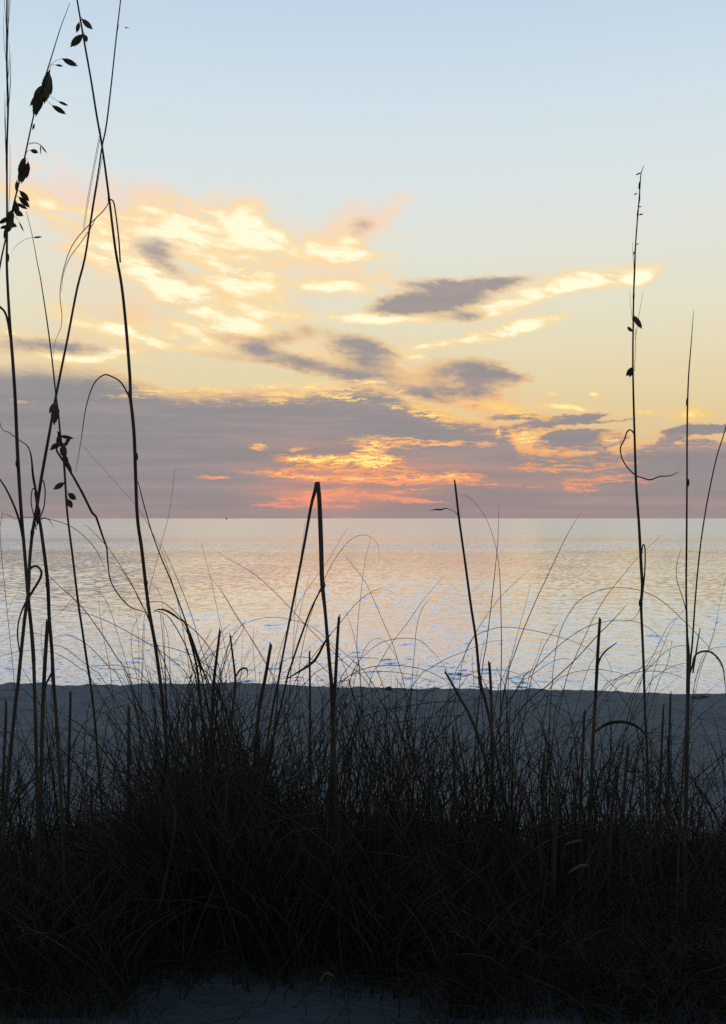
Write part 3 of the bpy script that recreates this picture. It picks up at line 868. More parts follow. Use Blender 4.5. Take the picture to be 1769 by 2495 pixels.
# ------------------------------------------------------------------ short snapped stalks
STUBS = [
    (2.0, [(116, 1514, 9), (111, 1593, 10), (107, 1667, 10), (103, 1778, 10)], "short thick stub close beside the leftmost bare stalk, cut off over the water"),
    (2.3, [(536, 1536, 6), (528, 1600, 7), (521, 1663, 8), (517, 1741, 8)], "slanting stub just right of the broad curled leaf clump, cut off square"),
    (2.35, [(561, 1548, 4.5), (566, 1590, 5), (571, 1630, 5.5), (573, 1667, 6), (563, 1778, 6)], "thin stub with a small hooked leaf, standing left of centre"),
    (2.2, [(660, 1570, 8), (646, 1652, 9), (636, 1700, 9), (628, 1760, 9)], "stub leaning right at the foot of the slanting snapped stalk"),
    (2.4, [(754, 1587, 4.5), (755, 1660, 5.5), (756, 1800, 6)], "thin upright stub between the two legs of the joined stalks"),
    (2.1, [(826, 1503, 7), (822, 1560, 8), (817, 1660, 9), (812, 1740, 9)], "stub with a slanted cut close right of the joined stalks at centre"),
    (2.25, [(1084, 1636, 5), (1118, 1696, 7), (1158, 1776, 8)], "stub slanting down to the right in front of the sand edge right of centre"),
    (2.3, [(1192, 1614, 7), (1196, 1679, 7.5), (1198, 1774, 7.5)], "short upright stub close right of the snapped stalk right of centre"),
    (2.15, [(1462, 1507, 7), (1458, 1565, 8), (1455, 1622, 8.5), (1451, 1698, 8.5), (1445, 1800, 9)], "long upright stub with a side leaf, left of the tall right stalk"),
    (2.3, [(1634, 1690, 5), (1632, 1760, 6), (1630, 1840, 6)], "thin stub against the sand just left of the right-hand needle stalk"),
    (2.4, [(1617, 1717, 5), (1614, 1780, 6), (1611, 1850, 6)], "dark stub against the sand between the tall right stalk and the needle stalk"),
    (2.2, [(1424, 1732, 6), (1421, 1800, 7), (1418, 1880, 7)], "stub against the sand close left of the long upright stub"),
    (2.35, [(15, 1708, 6), (14, 1760, 7), (10, 1850, 7)], "stub against the sand at the extreme left edge"),
    (2.3, [(172, 1686, 6), (171, 1740, 7), (168, 1850, 7)], "stub with a bent tip against the sand right of the bare left stalk"),
    (2.25, [(314, 1723, 8), (314, 1790, 9), (313, 1900, 9)], "lone stub against the sand left of the dense clump"),
    (2.2, [(471, 1722, 9), (473, 1770, 10), (476, 1860, 10)], "thick stub standing up out of the top of the dense clump"),
    (2.25, [(457, 1744, 5), (459, 1790, 6), (464, 1870, 6)], "thin stub close left of the thick stub on the dense clump"),
    (2.15, [(222, 1910, 6), (223, 1950, 7), (224, 2020, 7)], "low stub low in the left grass beneath the sand"),
    (2.2, [(1104, 1772, 6), (1106, 1830, 7), (1107, 1900, 7)], "stub in the grass below the snapped stalk right of centre"),
    (2.2, [(1326, 1838, 7), (1325, 1890, 8), (1323, 1960, 8)], "stub standing in the gap of bare sand in the right grass"),
    (2.15, [(1531, 1816, 8), (1525, 1880, 9), (1518, 1980, 9)], "stub in the right grass just left of the foot of the tall right stalk"),
    (2.1, [(1357, 1905, 14), (1357, 1960, 15), (1352, 2040, 15)], "thickest low stub in the right grass"),
    (2.1, [(1498, 1898, 7), (1494, 1950, 8), (1488, 2030, 8)], "low stub with a knobbed tip in the right grass"),
    (2.3, [(924, 1838, 6), (927, 1890, 7), (929, 1950, 7)], "stub poking out of the grass right of the joined stalks"),
]
for D, path, lab in STUBS:
    sgy = (path[-1][0])
    q = Plant("snapped_stalk", lab, "grass stalk", D, sgy, "short snapped stalks in the dune grass")
    # a jagged broken top: one side of the straw stands a little higher
    x0, y0, w0 = path[0]
    q.k = 0.4 if 'thickest' in lab else 0.48
    sd = random.choice((-1, 1))
    path2 = to_ground(path, D, 0.3)
    parts = [q.strip(path2, 7), q.strip([(x0 + sd * w0 * .25, y0 - random.uniform(3, 7), w0 * .35), (x0 + sd * w0 * .2, y0 + 6, w0 * .6)], 5, per=4)]
    v, f = merge(parts)
    link_mesh("stem", v, f, M_STEM, q.e)
    if "hooked" in lab:
        q.add("leaf", [(573, 1652, 3), (584, 1633, 5), (598, 1628, 5), (603, 1634, 3), (602, 1650, 1)], M_LEAF, flat=.5, per=4)
    if "side leaf" in lab:
        q.add("leaf", [(1456, 1625, 4), (1463, 1603, 4.5), (1478, 1584, 4), (1503, 1566, 2)], M_LEAF, flat=.5, per=6)
        q.add("leaf", [(1445, 1792, 5), (1451, 1782, 6), (1482, 1763, 8), (1516, 1759, 8), (1546, 1767, 7), (1568, 1784, 4), (1580, 1800, 2)], M_LEAF, flat=.4, per=8)

# ------------------------------------------------------------------ tufts of thin blades, those that show over the water traced one by one
TUFTS = [
    ("tuft of thin arching blades among the feet of the leftmost stalks", 2.3, 140, [
        [(0, 1283, 2.5), (37, 1265, 3), (70, 1260, 3), (103, 1262, 3), (148, 1272, 3), (185, 1290, 3), (218, 1320, 3), (240, 1350, 2.5), (259, 1394, 1.5)][::-1],
        [(118, 1401, 2), (148, 1431, 3.5), (185, 1464, 4), (214, 1497, 4), (251, 1549, 4.5), (281, 1597, 4.5), (318, 1663, 4.5)],
        [(126, 1556, 1.5), (159, 1547, 2.5), (196, 1560, 3), (229, 1586, 3), (266, 1626, 3.5), (296, 1663, 3.5)],
        [(110, 1580, 1.2), (133, 1571, 2.2), (163, 1582, 2.6), (196, 1608, 3), (229, 1634, 3), (258, 1668, 3)],
        [(0, 1565, 2), (55, 1540, 2), (90, 1545, 2), (120, 1560, 1.5)], [(0, 1600, 1.5), (60, 1585, 2), (130, 1590, 2.4), (190, 1625, 2.8), (230, 1668, 3)],
        [(12, 1500, 1), (40, 1450, 1.6), (62, 1432, 1)], [(100, 1540, 1.5), (120, 1510, 1.5), (150, 1490, 2), (190, 1440, 1.4), (210, 1420, 1)][::-1],
        [(243, 1425, 1), (241, 1470, 1.6), (250, 1540, 2), (262, 1600, 2), (272, 1665, 2.5)]]),
    ("tuft of long blades sweeping left behind the tallest left stalk", 2.5, 430, [
        [(205, 1278, 1), (211, 1281, 1.5), (236, 1305, 2.5), (266, 1338, 3), (296, 1383, 3.5), (321, 1423, 4), (340, 1464, 4), (362, 1505, 4), (384, 1575, 4.5), (417, 1663, 4.5)],
        [(269, 1372, 1), (285, 1378, 2), (300, 1395, 2), (335, 1450, 2.5), (358, 1500, 3), (380, 1560, 3), (400, 1660, 3)],
        [(392, 1324, 1.5), (425, 1394, 2.5), (451, 1457, 3), (473, 1519, 3), (491, 1582, 3.2), (517, 1663, 3.5)],
        [(205, 1090, .7), (259, 1150, 1.2), (325, 1224, 1.5), (352, 1262, 1.8), (372, 1300, 2), (395, 1345, 2), (420, 1420, 2.2), (440, 1500, 2.5), (465, 1660, 3)],
        [(426, 1140, .7), (425, 1154, 1.2), (417, 1220, 1.6), (410, 1261, 1.8), (392, 1327, 2), (373, 1401, 2), (362, 1446, 2), (350, 1520, 2.2), (345, 1660, 2.5)],
        [(144, 1484, 1.4), (185, 1490, 2.4), (236, 1503, 3), (288, 1527, 3), (332, 1551, 3.2), (373, 1575, 3.4), (414, 1604, 3.5), (469, 1663, 3.5)],
        [(200, 1436, 1), (222, 1434, 1.6), (250, 1450, 2), (270, 1490, 2), (285, 1540, 2)], [(350, 1490, 1.4), (328, 1520, 2), (320, 1560, 2.2), (324, 1610, 2.4), (336, 1665, 2.5)], [(330, 1492, 1.4), (338, 1560, 2), (338, 1665, 2)], [(352, 1520, 1.6), (350, 1600, 2), (346, 1665, 2)],
        [(362, 1430, 1.4), (377, 1427, 2), (388, 1445, 2), (396, 1480, 1.5)], [(376, 1488, 1.4), (388, 1490, 1.8), (400, 1520, 2), (410, 1560, 2)], [(400, 1605, 1.4), (440, 1610, 2), (480, 1640, 2.4), (510, 1668, 2.4)],
        [(491, 1325, .7), (497, 1350, 1.2), (512, 1405, 1.6), (528, 1480, 2), (545, 1560, 2), (560, 1650, 2.4)], [(512, 1405, 1), (545, 1450, 1.5), (580, 1510, 1.8), (602, 1540, 2), (640, 1600, 2), (668, 1665, 2)]]),
    ("clump of broad bent leaves with one wide twisted leaf, left of centre", 2.25, 505, [
        [(364, 1466, 2), (392, 1466, 3), (417, 1482, 3.6), (451, 1516, 4), (480, 1542, 4), (502, 1567, 4), (525, 1604, 4), (540, 1660, 4)],
        [(373, 1489, 2), (385, 1485, 6), (400, 1486, 9), (420, 1496, 11), (436, 1508, 8), (451, 1519, 6), (462, 1556, 9), (474, 1601, 10), (484, 1663, 11)],
        [(372, 1492, 1.5), (386, 1490, 3), (410, 1502, 4), (435, 1540, 5), (455, 1580, 6), (470, 1630, 7), (480, 1668, 7)],
        [(452, 1516, 4), (473, 1575, 6), (488, 1625, 6), (505, 1668, 6)], [(448, 1515, 4), (462, 1540, 6), (480, 1590, 6), (496, 1640, 6), (510, 1668, 6)], [(440, 1510, 3), (470, 1570, 4.5), (494, 1630, 5), (520, 1668, 5)]]),
    ("tuft of fine blades crossing behind the joined snapped stalks", 2.45, 800, [
        [(550, 1544, 1), (590, 1522, 1.6), (630, 1508, 2), (670, 1504, 2.2), (710, 1510, 2.4), (742, 1520, 2.4), (778, 1540, 2.5), (820, 1590, 2.5), (850, 1660, 2.5)],
        [(530, 1345, 1), (550, 1358, 1.6), (610, 1392, 2.4), (658, 1432, 2.8), (702, 1476, 3), (742, 1520, 3), (790, 1568, 3), (846, 1620, 3), (898, 1668, 3.2)],
        [(530, 1420, 1), (550, 1456, 2), (574, 1496, 2.4), (602, 1540, 2.6), (630, 1588, 2.8), (658, 1636, 3), (672, 1665, 3)],
        [(924, 1368, .8), (922, 1332, 1.4), (906, 1310, 1.8), (886, 1303, 2), (862, 1310, 2.2), (838, 1332, 2.4), (810, 1372, 2.6), (792, 1408, 2.8), (770, 1460, 2.8), (745, 1540, 2.8), (725, 1660, 2.8)],
        [(954, 1442, .8), (930, 1434, 1.6), (902, 1444, 2.2), (870, 1468, 2.8), (830, 1516, 3), (794, 1560, 3.2), (750, 1616, 3.4), (716, 1668, 3.5)],
        [(842, 1355, 1), (846, 1360, 1.4), (886, 1412, 2.2), (910, 1460, 2.4), (934, 1516, 2.6), (958, 1572, 2.8), (974, 1628, 3), (984, 1668, 3)],
        [(902, 1310, .8), (900, 1324, 1.2), (890, 1364, 1.6), (880, 1440, 2), (872, 1520, 2.4), (870, 1580, 2.6), (878, 1668, 2.8)],
        [(842, 1490, 1.2), (846, 1500, 1.5), (862, 1548, 2), (872, 1600, 2.5), (880, 1668, 2.5)],
        [(755, 1400, .8), (750, 1420, 1.4), (734, 1480, 1.8), (722, 1540, 2), (712, 1604, 2.2), (706, 1668, 2.4)], [(744, 1270, .7), (735, 1340, 1.3), (722, 1440, 1.6), (715, 1560, 1.8), (708, 1665, 2)],
        [(846, 1288, .7), (826, 1320, 1.2), (800, 1365, 1.5), (760, 1420, 1.8), (728, 1470, 2), (690, 1560, 2.2), (664, 1665, 2.4)],
        [(618, 1530, 1), (617, 1590, 1.6), (624, 1665, 2)], [(640, 1640, 1.2), (680, 1615, 2), (720, 1601, 2.2), (760, 1606, 2.4), (800, 1640, 2.4), (820, 1668, 2.4)]]),
    ("tuft of arching blades right of centre, low over the sand edge", 2.4, 960, [
        [(1082, 1405, .8), (1074, 1412, 1.4), (1030, 1464, 2), (994, 1516, 2.4), (954, 1568, 2.6), (922, 1620, 2.8), (902, 1660, 2.8)],
        [(1049, 1458, .8), (1046, 1460, 1.4), (1026, 1488, 2.2), (1014, 1536, 2.4), (1010, 1588, 2.6), (1004, 1660, 2.8)],
        [(1100, 1660, .8), (1086, 1628, 1.6), (1058, 1592, 2), (1022, 1560, 2.4), (982, 1555, 2.6), (934, 1564, 2.6), (898, 1588, 2.6), (860, 1640, 2.6)],
        [(1110, 1680, .8), (1094, 1664, 2), (1054, 1640, 2.8), (1010, 1626, 3.2), (958, 1621, 3.4), (910, 1624, 3.4), (870, 1636, 3.4), (838, 1656, 3.4), (810, 1690, 3.4)],
        [(1060, 1665, .8), (1020, 1648, 2), (982, 1640, 2.6), (934, 1636, 2.8), (880, 1640, 2.8), (830, 1668, 2.8)],
        [(1225, 1560, .8), (1188, 1565, 1.6), (1130, 1588, 2.4), (1090, 1604, 2.8), (1050, 1628, 3), (1010, 1664, 3)],
        [(1190, 1700, 1.5), (1110, 1708, 3), (1050, 1712, 4), (970, 1724, 4.2), (902, 1740, 4.2), (854, 1768, 4.2), (810, 1800, 4)],
        [(1190, 1730, 1.5), (1150, 1740, 2.8), (1070, 1746, 3.5), (990, 1756, 3.8), (910, 1772, 3.8), (850, 1810, 3.8)],
        [(978, 1640, .8), (965, 1600, 1.6), (935, 1560, 2), (905, 1560, 2.2), (880, 1600, 2.4), (862, 1668, 2.4)]]),
    ("upright fine blades fanning out behind the snapped stalk right of centre", 2.5, 1205, [
        [(1110, 1200, .7), (1116, 1203, 1.2), (1142, 1212, 1.5), (1170, 1240, 1.8), (1190, 1276, 2), (1202, 1310, 2.2), (1211, 1347, 2.6), (1217, 1393, 3), (1220, 1469, 3.6), (1222, 1584, 4.2), (1220, 1675, 4.6)],
        [(1216, 1235, .7), (1215, 1248, 1.4), (1213, 1317, 2.6), (1207, 1382, 3.2), (1196, 1481, 4), (1184, 1576, 4.2), (1175, 1633, 4.4)],
        [(1416, 1245, .7), (1409, 1258, 1.4), (1379, 1309, 2.6), (1344, 1382, 3.2), (1310, 1454, 3.8), (1280, 1523, 4), (1253, 1595, 4.2), (1234, 1660, 4.4)],
        [(1290, 1388, .7), (1280, 1397, 1.2), (1230, 1443, 2), (1196, 1485, 2.2), (1161, 1538, 2.4), (1130, 1600, 2.6), (1100, 1668, 2.6)],
        [(1292, 1425, .7), (1284, 1460, 1.4), (1262, 1540, 2), (1244, 1610, 2.4), (1230, 1668, 2.6)], [(1322, 1555, 1), (1305, 1610, 1.8), (1285, 1668, 2.2)],
        [(1180, 1560, 1.4), (1172, 1600, 2), (1166, 1668, 2)], [(1150, 1592, 1.2), (1152, 1630, 1.8), (1154, 1668, 2)], [(1277, 1640, 1.6), (1275, 1660, 2), (1268, 1700, 2.4)],
        [(1466, 1610, .8), (1448, 1590, 1.8), (1428, 1576, 2.2), (1386, 1559, 2.4), (1333, 1544, 2.6), (1276, 1532, 2.8), (1226, 1528, 2.8), (1188, 1536, 2.8), (1150, 1557, 2.8), (1128, 1610, 2.8), (1120, 1668, 2.8)],
        [(1150, 1635, 1), (1220, 1632, 2), (1270, 1645, 2.2), (1310, 1668, 2.4)]]),
    ("wide tuft of long arcs over the water around the long upright stub", 2.35, 1330, [
        [(1780, 1655, 1), (1769, 1641, 1.5), (1733, 1584, 2.4), (1695, 1542, 2.8), (1657, 1504, 3), (1619, 1469, 3), (1581, 1446, 3), (1539, 1434, 3), (1493, 1432, 3), (1447, 1443, 3), (1409, 1465, 3), (1379, 1507, 3), (1363, 1545, 3), (1352, 1600, 3), (1345, 1668, 3)],
        [(1635, 1600, .8), (1615, 1561, 1.6), (1581, 1530, 2.2), (1546, 1514, 2.6), (1504, 1511, 2.8), (1463, 1517, 3), (1417, 1534, 3.2), (1363, 1572, 3.4), (1302, 1629, 3.6), (1265, 1668, 3.6)],
        [(1611, 1304, .6), (1554, 1359, 1.6), (1516, 1404, 2.2), (1482, 1446, 2.6), (1451, 1496, 2.8), (1424, 1553, 3), (1398, 1610, 3.2), (1375, 1675, 3.4)],
        [(1531, 1468, .8), (1524, 1477, 2), (1493, 1511, 3.4), (1455, 1549, 4), (1417, 1591, 4.4), (1379, 1629, 4.6), (1333, 1671, 4.8), (1264, 1736, 5)],
        [(1540, 1650, .8), (1510, 1640, 2), (1460, 1631, 2.4), (1420, 1634, 2.6), (1380, 1645, 2.8), (1330, 1690, 3)],
        [(1390, 1610, .8), (1375, 1604, 1.8), (1340, 1615, 2.2), (1290, 1650, 2.6), (1260, 1680, 2.8)], [(1490, 1640, .8), (1484, 1615, 1.5), (1465, 1590, 1.8), (1450, 1600, 1.8)]]),
    ("low tuft of curved blades at the foot of the tall right stalk", 2.3, 1545, [
        [(1770, 1400, .6), (1752, 1480, 1.4), (1735, 1560, 1.8), (1708, 1620, 2.2), (1690, 1680, 2.4)], [(1748, 1512, .8), (1726, 1580, 1.8), (1698, 1668, 2.2)],
        [(1560, 1668, 2.6), (1590, 1600, 2.6), (1625, 1530, 2.2), (1648, 1505, 1.4)][::-1], [(1552, 1668, 2.6), (1590, 1620, 2.6), (1625, 1585, 2.4), (1660, 1573, 2), (1690, 1578, 1)][::-1],
        [(1460, 1690, 3), (1500, 1655, 3), (1540, 1640, 3), (1590, 1635, 2.8), (1640, 1642, 2), (1668, 1655, 1)][::-1], [(1480, 1690, 3), (1520, 1650, 3), (1570, 1625, 2.8), (1620, 1620, 2.2), (1660, 1630, 1)][::-1],
        [(1570, 1690, 3), (1610, 1640, 2.8), (1650, 1620, 2.4), (1690, 1614, 1.2)][::-1], [(1595, 1690, 2.6), (1625, 1620, 2.4), (1638, 1560, 1.4)][::-1],
        [(1580, 1690, 2.6), (1610, 1590, 2.2), (1640, 1520, 1.4), (1672, 1480, .8)][::-1], [(1769, 1575, 2), (1735, 1580, 2), (1712, 1600, 2), (1696, 1650, 2.4), (1690, 1690, 2.4)],
        [(1500, 1680, 2.4), (1530, 1668, 2.4), (1575, 1610, 2.2), (1610, 1585, 1)][::-1]]),
]
for lab, D, rx, blades in TUFTS:
    tf = Plant("grass_tuft", lab, "grass tuft", D, rx, "tufts of thin blades over the water")
    for bl in blades:
        z0 = random.uniform(-.12, .12)
        bl = to_ground(bl, D, 0.25) if bl[-1][1] > 1600 else to_ground(bl + [(bl[-1][0] + (rx - bl[-1][0]) * .25, 1668, 2.6)], D, 0.25)
        n_ = len(bl)
        bl = [(x, y, max(0.9, w * .70), z0 * (1 - i / (n_ - 1))) for i, (x, y, w) in enumerate(bl)]
        tf.add("blade", bl, M_GRASS, sides=5, flat=.7, per=14)
    # short undergrowth of the tuft
    rr = np.random.default_rng(int(rx))
    parts = []
    for i in range(34):
        x0 = rx + rr.normal(0, 60)
        hpx = rr.uniform(220, 600)
        dx = rr.normal(0, 130)
        gy = ground_py(x0, D) + 10
        parts.append(tf.strip([(x0 + dx, gy - hpx * rr.uniform(.75, 1), 1.2), (x0 + dx * .5, gy - hpx * .78, 2.4), (x0 + dx * .12, gy - hpx * .3, 3, rr.normal(0, .05)), (x0, gy, 3, rr.normal(0, .08))], 4, per=50))
    v, f = merge(parts)
    link_mesh("foliage", v, f, M_GRASS, tf.e)

# ------------------------------------------------------------------ the dense dark mass of dune grass in front: stuff
def blades_mesh(name, X0, Y0_, Hh, dirx, diry, bend, width, mat, K=7):
    n = len(X0)
    z0 = sand_z(X0, Y0_) - 0.01
    s = np.linspace(0, 1, K)[None, :]
    # each blade rises, then arches over
    hz_ = Hh[:, None] * (s - 0.42 * bend[:, None] * s ** 2.2)
    ho = Hh[:, None] * (0.18 * s + bend[:, None] * 0.75 * s ** 2.1)
    px = X0[:, None] + dirx[:, None] * ho
    py = Y0_[:, None] + diry[:, None] * ho
    kink = rng.normal(0, 1, (n, 1)) * 0.02 * np.sin(s * 5 + rng.uniform(0, 6, (n, 1)))
    px = px + kink
    pz = z0[:, None] + np.maximum(hz_, 0.0)
    P = np.stack([px, py, pz], -1)
    Tn = np.gradient(P, axis=1)
    Tn /= np.linalg.norm(Tn, axis=2, keepdims=True) + 1e-9
    ph = rng.uniform(0, 2 * math.pi, n)
    ref = np.stack([np.cos(ph), np.sin(ph), np.zeros(n)], -1)[:, None, :] + 0 * Tn
    A = np.cross(Tn, ref)
    A /= np.linalg.norm(A, axis=2, keepdims=True) + 1e-9
    Bv = np.cross(Tn, A)
    wd = width[:, None] * np.clip((1.02 - s) * 2.2, 0.12, 1) * 0.5
    vs = []
    for ang, fl in ((0, 1), (2.1, .6), (4.2, .6)):
        vs.append(P + (math.cos(ang) * A + math.sin(ang) * fl * Bv) * wd[..., None])
    Vv = np.stack(vs, 2).reshape(-1, 3)
    base_ = (np.arange(n)[:, None] * K + np.arange(K - 1)[None, :]).reshape(-1) * 3
    Q_ = np.concatenate([np.stack([base_ + k_, base_ + (k_ + 1) % 3, base_ + 3 + (k_ + 1) % 3, base_ + 3 + k_], -1) for k_ in range(3)])
    return np_mesh(name, Vv, Q_, mat, smooth=False)


def grass_field(n, ylo, yhi, hmap, wlo, whi, bend_lo, bend_hi, keep=None, clumps=0, tight=0.05):
    Yr = rng.uniform(ylo, yhi, n * 2)
    PXr = rng.uniform(-260, 2030, n * 2)
    ci = None
    if clumps:
        # blades stand in clumps that lean their own way and reach their own height
        cy, cp = rng.uniform(ylo, yhi, clumps), rng.uniform(-260, 2030, clumps)
        ci = rng.integers(0, clumps, n * 2)
        Yr = np.clip(cy[ci] + rng.normal(0, tight * 1.2, n * 2), ylo, yhi)
        PXr = cp[ci] + rng.normal(0, tight, n * 2) * F / Yr
    m_k = np.ones(n * 2, bool) if keep is None else rng.uniform(0, 1, n * 2) < keep(PXr, Yr)
    sel = np.flatnonzero(m_k)[:n]
    Yr, PXr = Yr[sel], PXr[sel]
    Xr = (PXr - HX) / F * Yr
    Xr = Xr + 0.03 * vnoise(Xr * 9, Yr * 9, 61)
    n = len(Xr)
    Hh = hmap(PXr, Yr) * rng.lognormal(0, 0.22, n)
    th = rng.uniform(0, 2 * math.pi, n)
    if clumps:
        ci = ci[sel]
        Hh = Hh * rng.lognormal(0, 0.25, clumps)[ci]
        th = rng.uniform(0, 2 * math.pi, clumps)[ci] + rng.normal(0, 0.9, n)
    Hh = np.minimum(Hh, hmap(PXr, Yr) * 1.12)
    bend = rng.uniform(bend_lo, bend_hi, n)
    if clumps:
        bend = bend * rng.uniform(0.5, 1.3, clumps)[ci]
    return Xr, Yr, Hh, np.cos(th), np.sin(th) * .8, bend, wlo + (whi - wlo) * rng.beta(1.3, 2.2, n)


def top_py(px):
    # height in the photograph to which the opaque mass reaches
    return np.interp(px, [-300, 0, 150, 260, 330, 390, 430, 520, 600, 700, 800, 900, 1000, 1150, 1250, 1350, 1500, 1650, 1800, 2100],
                     [2060, 2080, 2060, 2070, 2030, 1910, 1825, 1815, 1880, 1950, 2010, 2045, 2080, 2120, 2140, 2160, 2200, 2230, 2250, 2270])


def dense_h(px, y):
    zt = EYE + (HY - top_py(px)) / F * y
    return np.clip(zt - sand_z((px - HX) / F * y, y, False), 0.06, 0.6) * (1.08 + 0.22 * vnoise(px / 70.0, y * 2.0, 91))


def clear_patch(px, y):
    # bare sand lies open just in front of the grass, left of centre
    g_py = HY + F * EYE / y
    inside = 1 / (1 + np.exp(-(g_py - np.interp(px, [270, 330, 380, 800, 1000, 1070, 1130], [2600, 2450, 2418, 2424, 2450, 2485, 2600])) / 8.0))
    return 1 - 0.985 * inside


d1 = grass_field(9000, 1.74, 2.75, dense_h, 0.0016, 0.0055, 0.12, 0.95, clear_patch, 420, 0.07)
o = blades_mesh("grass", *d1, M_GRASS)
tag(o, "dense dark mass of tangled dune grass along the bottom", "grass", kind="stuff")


def tall_h(px, y):
    c_ = np.interp(px, [-300, 0, 200, 330, 450, 600, 800, 1000, 1200, 1400, 1600, 2000], [.34, .40, .32, .40, .52, .48, .43, .43, .41, .38, .36, .33])
    return c_


d2 = grass_field(1150, 1.9, 2.9, tall_h, 0.0014, 0.0052, 0.03, .75, lambda px, y: clear_patch(px, y) * np.interp(px, [-300, 0, 250, 330, 430, 700, 800, 1150, 1400, 2000], [.5, .42, .25, .35, 1, .95, .6, .65, .4, .35]), 110, 0.055)
o = blades_mesh("grass", *d2, M_GRASS, 9)
tag(o, "thin upright dune grass rising out of the dark mass against the sand", "grass", kind="stuff")
d6 = grass_field(260, 1.9, 2.8, lambda px, y: tall_h(px, y) * rng.uniform(.55, 1.0, len(px)), 0.0035, 0.008, 0.0, .12, clear_patch)
o = blades_mesh("grass", *d6, M_LEAF, 5)
tag(o, "coarse upright straws of dead grass standing among the finer blades", "grass", kind="stuff")
d7 = grass_field(300, 1.9, 2.8, lambda px, y: rng.uniform(.42, .64, len(px)), 0.0014, 0.0036, .35, 1.1, lambda px, y: clear_patch(px, y) * np.interp(px, [-300, 200, 400, 1200, 2000], [.6, .5, 1, 1, .7]))
o = blades_mesh("grass", *d7, M_GRASS, 11)
tag(o, "long fine arcs of grass crossing one another in front of the sand", "grass", kind="stuff")
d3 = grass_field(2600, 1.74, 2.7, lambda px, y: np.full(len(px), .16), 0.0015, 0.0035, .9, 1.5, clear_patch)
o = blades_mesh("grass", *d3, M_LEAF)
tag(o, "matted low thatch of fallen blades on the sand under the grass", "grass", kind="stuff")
# sparse short growth near the bottom corners and over the bare patch
d4 = grass_field(500, 1.55, 1.8, lambda px, y: np.full(len(px), .17), 0.0012, 0.003, .3, 1.2, lambda px, y: np.where((px > 330) & (px < 1020), .10, 1.0))
o = blades_mesh("grass", *d4, M_GRASS)
tag(o, "sparse blades hanging over the bare sand patch at the bottom", "grass", kind="stuff")

# ------------------------------------------------------------------ bleached dead leaves caught in the dark grass
PALE = [
    (1.78, [(418, 1955, 3), (426, 1975, 8), (424, 2030, 9), (412, 2100, 9), (398, 2170, 8), (384, 2230, 5)], "curled dull dead leaf hanging upright in the dark left grass"),
    (1.75, [(778, 2395, 3), (790, 2374, 6), (803, 2372, 9), (815, 2382, 4)], "tiny pale curl of dead leaf at the top of the bare sand patch"),
    (1.9, [(1375, 2060, 3), (1395, 2052, 8), (1413, 2048, 8), (1420, 2052, 3)], "pale torn leaf end, the upper of two in the right grass"),
    (1.88, [(1385, 2128, 4), (1402, 2116, 10), (1420, 2108, 10), (1434, 2110, 4)], "pale torn leaf end, the lower of two in the right grass"),
    (1.8, [(10, 1960, 3), (22, 2000, 6), (40, 2060, 7), (52, 2130, 6), (60, 2200, 4)], "long faded leaf slanting down through the dark grass at the left edge"),
]
for D, path, lab in PALE:
    q = Plant("dead_leaf", lab, "dead leaf", D, path[-1][0], "bleached dead leaves in the dark grass")
    o = q.add("leaf_blade", path, M_PALE if "torn" in lab or "tiny" in lab else M_LEAF, sides=6, flat=.35, per=8)

# ------------------------------------------------------------------ debris at the top of the beach
mD, t, out = material("wet_seaweed")
p = principled(t, out)
g = t.n.new('ShaderNodeNewGeometry').outputs['Position']
t.l.new(t.mix(t.noise(g, 40.0, 4, 0.6, '3D'), (0.02, 0.018, 0.012, 1), (0.07, 0.055, 0.035, 1)), p.inputs['Base Color'])
p.inputs['Roughness'].default_value = 0.8


def lump(name, px, py, wpx, hpx, lab, seed):
    # find the sand point seen there
    y = 10.0
    for _ in range(60):
        x = (px - HX) / F * y
        yy = (EYE - float(sand_z(x, y))) * F / (py - HY)
        y = min(13.8, y + 0.5 * (yy - y))
    x = (px - HX) / F * y
    r = np.random.default_rng(seed)
    V_, F_ = [], []
    nu, nv = 18, 8
    a_, b_, c_ = wpx / 2 / F * y, 0.22, hpx / F * y
    for i in range(nv + 1):
        th = math.pi * 0.5 * i / nv
        for j_ in range(nu):
            ph = 2 * math.pi * j_ / nu
            n_ = 1 + 0.35 * float(vnoise(np.array([math.cos(ph) * 1.7 + 5]), np.array([math.sin(ph) * 1.7 + th * 2]), seed)[0]) + r.normal(0, .05)
            V_.append((a_ * math.cos(th) * math.cos(ph) * n_, b_ * math.cos(th) * math.sin(ph) * n_, c_ * (math.sin(th) * n_) - 0.012))
    for i in range(nv):
        for j_ in range(nu):
            F_.append((i * nu + j_, i * nu + (j_ + 1) % nu, (i + 1) * nu + (j_ + 1) % nu, (i + 1) * nu + j_))
    o = link_mesh(name, V_, F_, mD)
    o.location = (x, y, float(sand_z(x, y)))
    tag(o, lab, "beach debris", "dark debris on the beach crest")


lump("beach_debris", 948, 1680, 20, 7, "small dark lump on the sand edge right of centre", 3)
lump("beach_debris", 1716, 1699, 56, 5, "low dark strip of debris on the sand edge near the right frame side", 4)

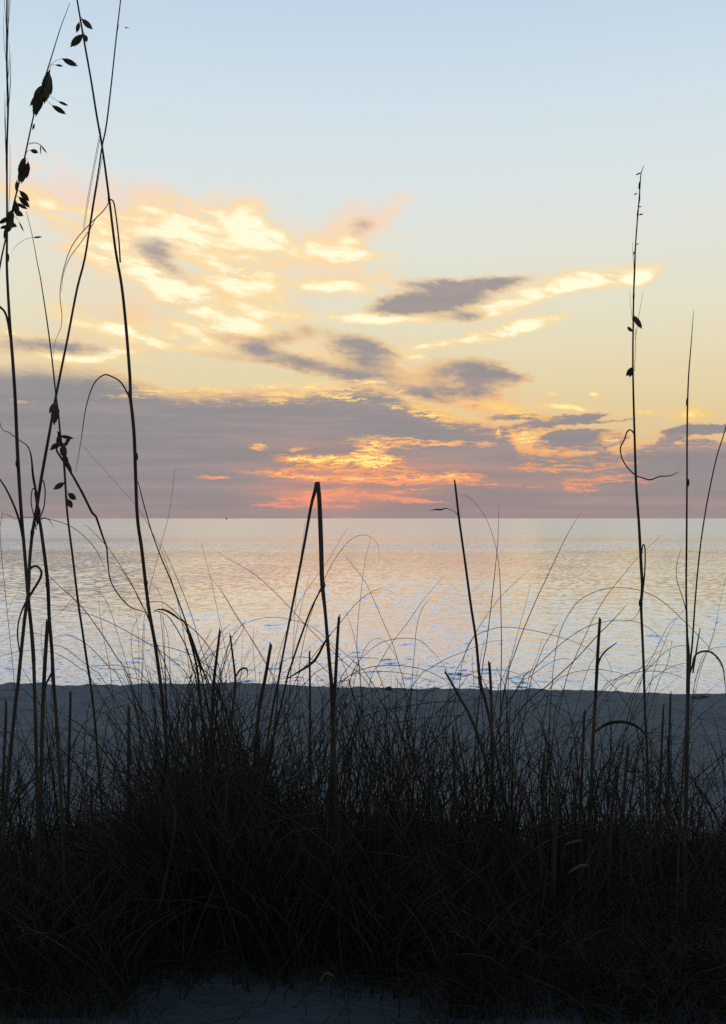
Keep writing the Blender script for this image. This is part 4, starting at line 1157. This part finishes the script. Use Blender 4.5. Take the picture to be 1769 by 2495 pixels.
# ------------------------------------------------------------------ a boat far out, and a bird
mB, t, out = material("boat_paint")
p = principled(t, out)
p.inputs['Base Color'].default_value = (0.12, 0.12, 0.14, 1)
bt = bpy.data.objects.new("boat", None)
COL.objects.link(bt)
DB = 4000.0
bt.location = ((552 - HX) / F * DB, DB, SEA)
tag(bt, "tiny dark boat far off on the horizon left of the glowing cloud breaks", "boat")
hv = []
for z, k_, l_ in ((-.3, .8, .86), (1.5, 1.0, 1.0)):
    hv += [(-5 * l_, -1.6 * k_, z), (3 * l_, -1.6 * k_, z), (6 * l_, 0, z + (.5 if z > 0 else 0)), (3 * l_, 1.6 * k_, z), (-5 * l_, 1.6 * k_, z)]
link_mesh("hull", hv, [(0, 1, 6, 5), (1, 2, 7, 6), (2, 3, 8, 7), (3, 4, 9, 8), (4, 0, 5, 9), (5, 6, 7, 8, 9), (4, 3, 2, 1, 0)], mB, bt, False)
cv = [(x, y, z) for z, s_ in ((1.5, 1), (4.6, .85)) for x, y in ((-3 * s_, -1.2 * s_), (1.5 * s_, -1.2 * s_), (1.5 * s_, 1.2 * s_), (-3 * s_, 1.2 * s_))]
link_mesh("cabin", cv, [(0, 1, 5, 4), (1, 2, 6, 5), (2, 3, 7, 6), (3, 0, 4, 7), (4, 5, 6, 7)], mB, bt, False)
v, f = tube(np.array([(-.5, 0, 4.5), (-.5, 0, 8.5)]), [0.25, 0.12], 6)
link_mesh("mast", v, f, mB, bt)

mG, t, out = material("bird_feather")
p = principled(t, out)
p.inputs['Base Color'].default_value = (0.16, 0.16, 0.17, 1)
DG = 140.0
gb = bpy.data.objects.new("bird", None)
COL.objects.link(gb)
gb.location = wpt(308, 68, DG)
tag(gb, "tiny bird gliding high in the clear blue sky at upper left", "bird")
v, f = tube(np.array([(-.25, 0, 0), (-.15, 0, .02), (.05, 0, .02), (.2, 0, .01), (.3, 0, 0)]), [.01, .05, .065, .045, .015], 8)
link_mesh("body", v, f, mG, gb)
for sd in (-1, 1):
    wv2 = [(-.09, 0, .04), (.09, 0, .04), (.1, sd * .12, .1), (-.06, sd * .12, .1), (.05, sd * .3, .07), (-.03, sd * .3, .07), (.0, sd * .48, .0)]
    wv2 = [(a_ * 1 + b_ * .75, b_ * .6, c_) for a_, b_, c_ in wv2]
    wl = [(x, y, z - .012) for x, y, z in wv2]
    n_ = len(wv2)
    ff = [(0, 1, 2, 3), (3, 2, 4, 5), (5, 4, 6)]
    ff += [tuple(i + n_ for i in reversed(q)) for q in ff]
    rim_ = [0, 1, 2, 4, 6, 5, 3]
    ff += [(rim_[i], rim_[(i + 1) % 7], rim_[(i + 1) % 7] + n_, rim_[i] + n_) for i in range(7)]
    link_mesh("wing", wv2 + wl, ff, mG, gb, False)
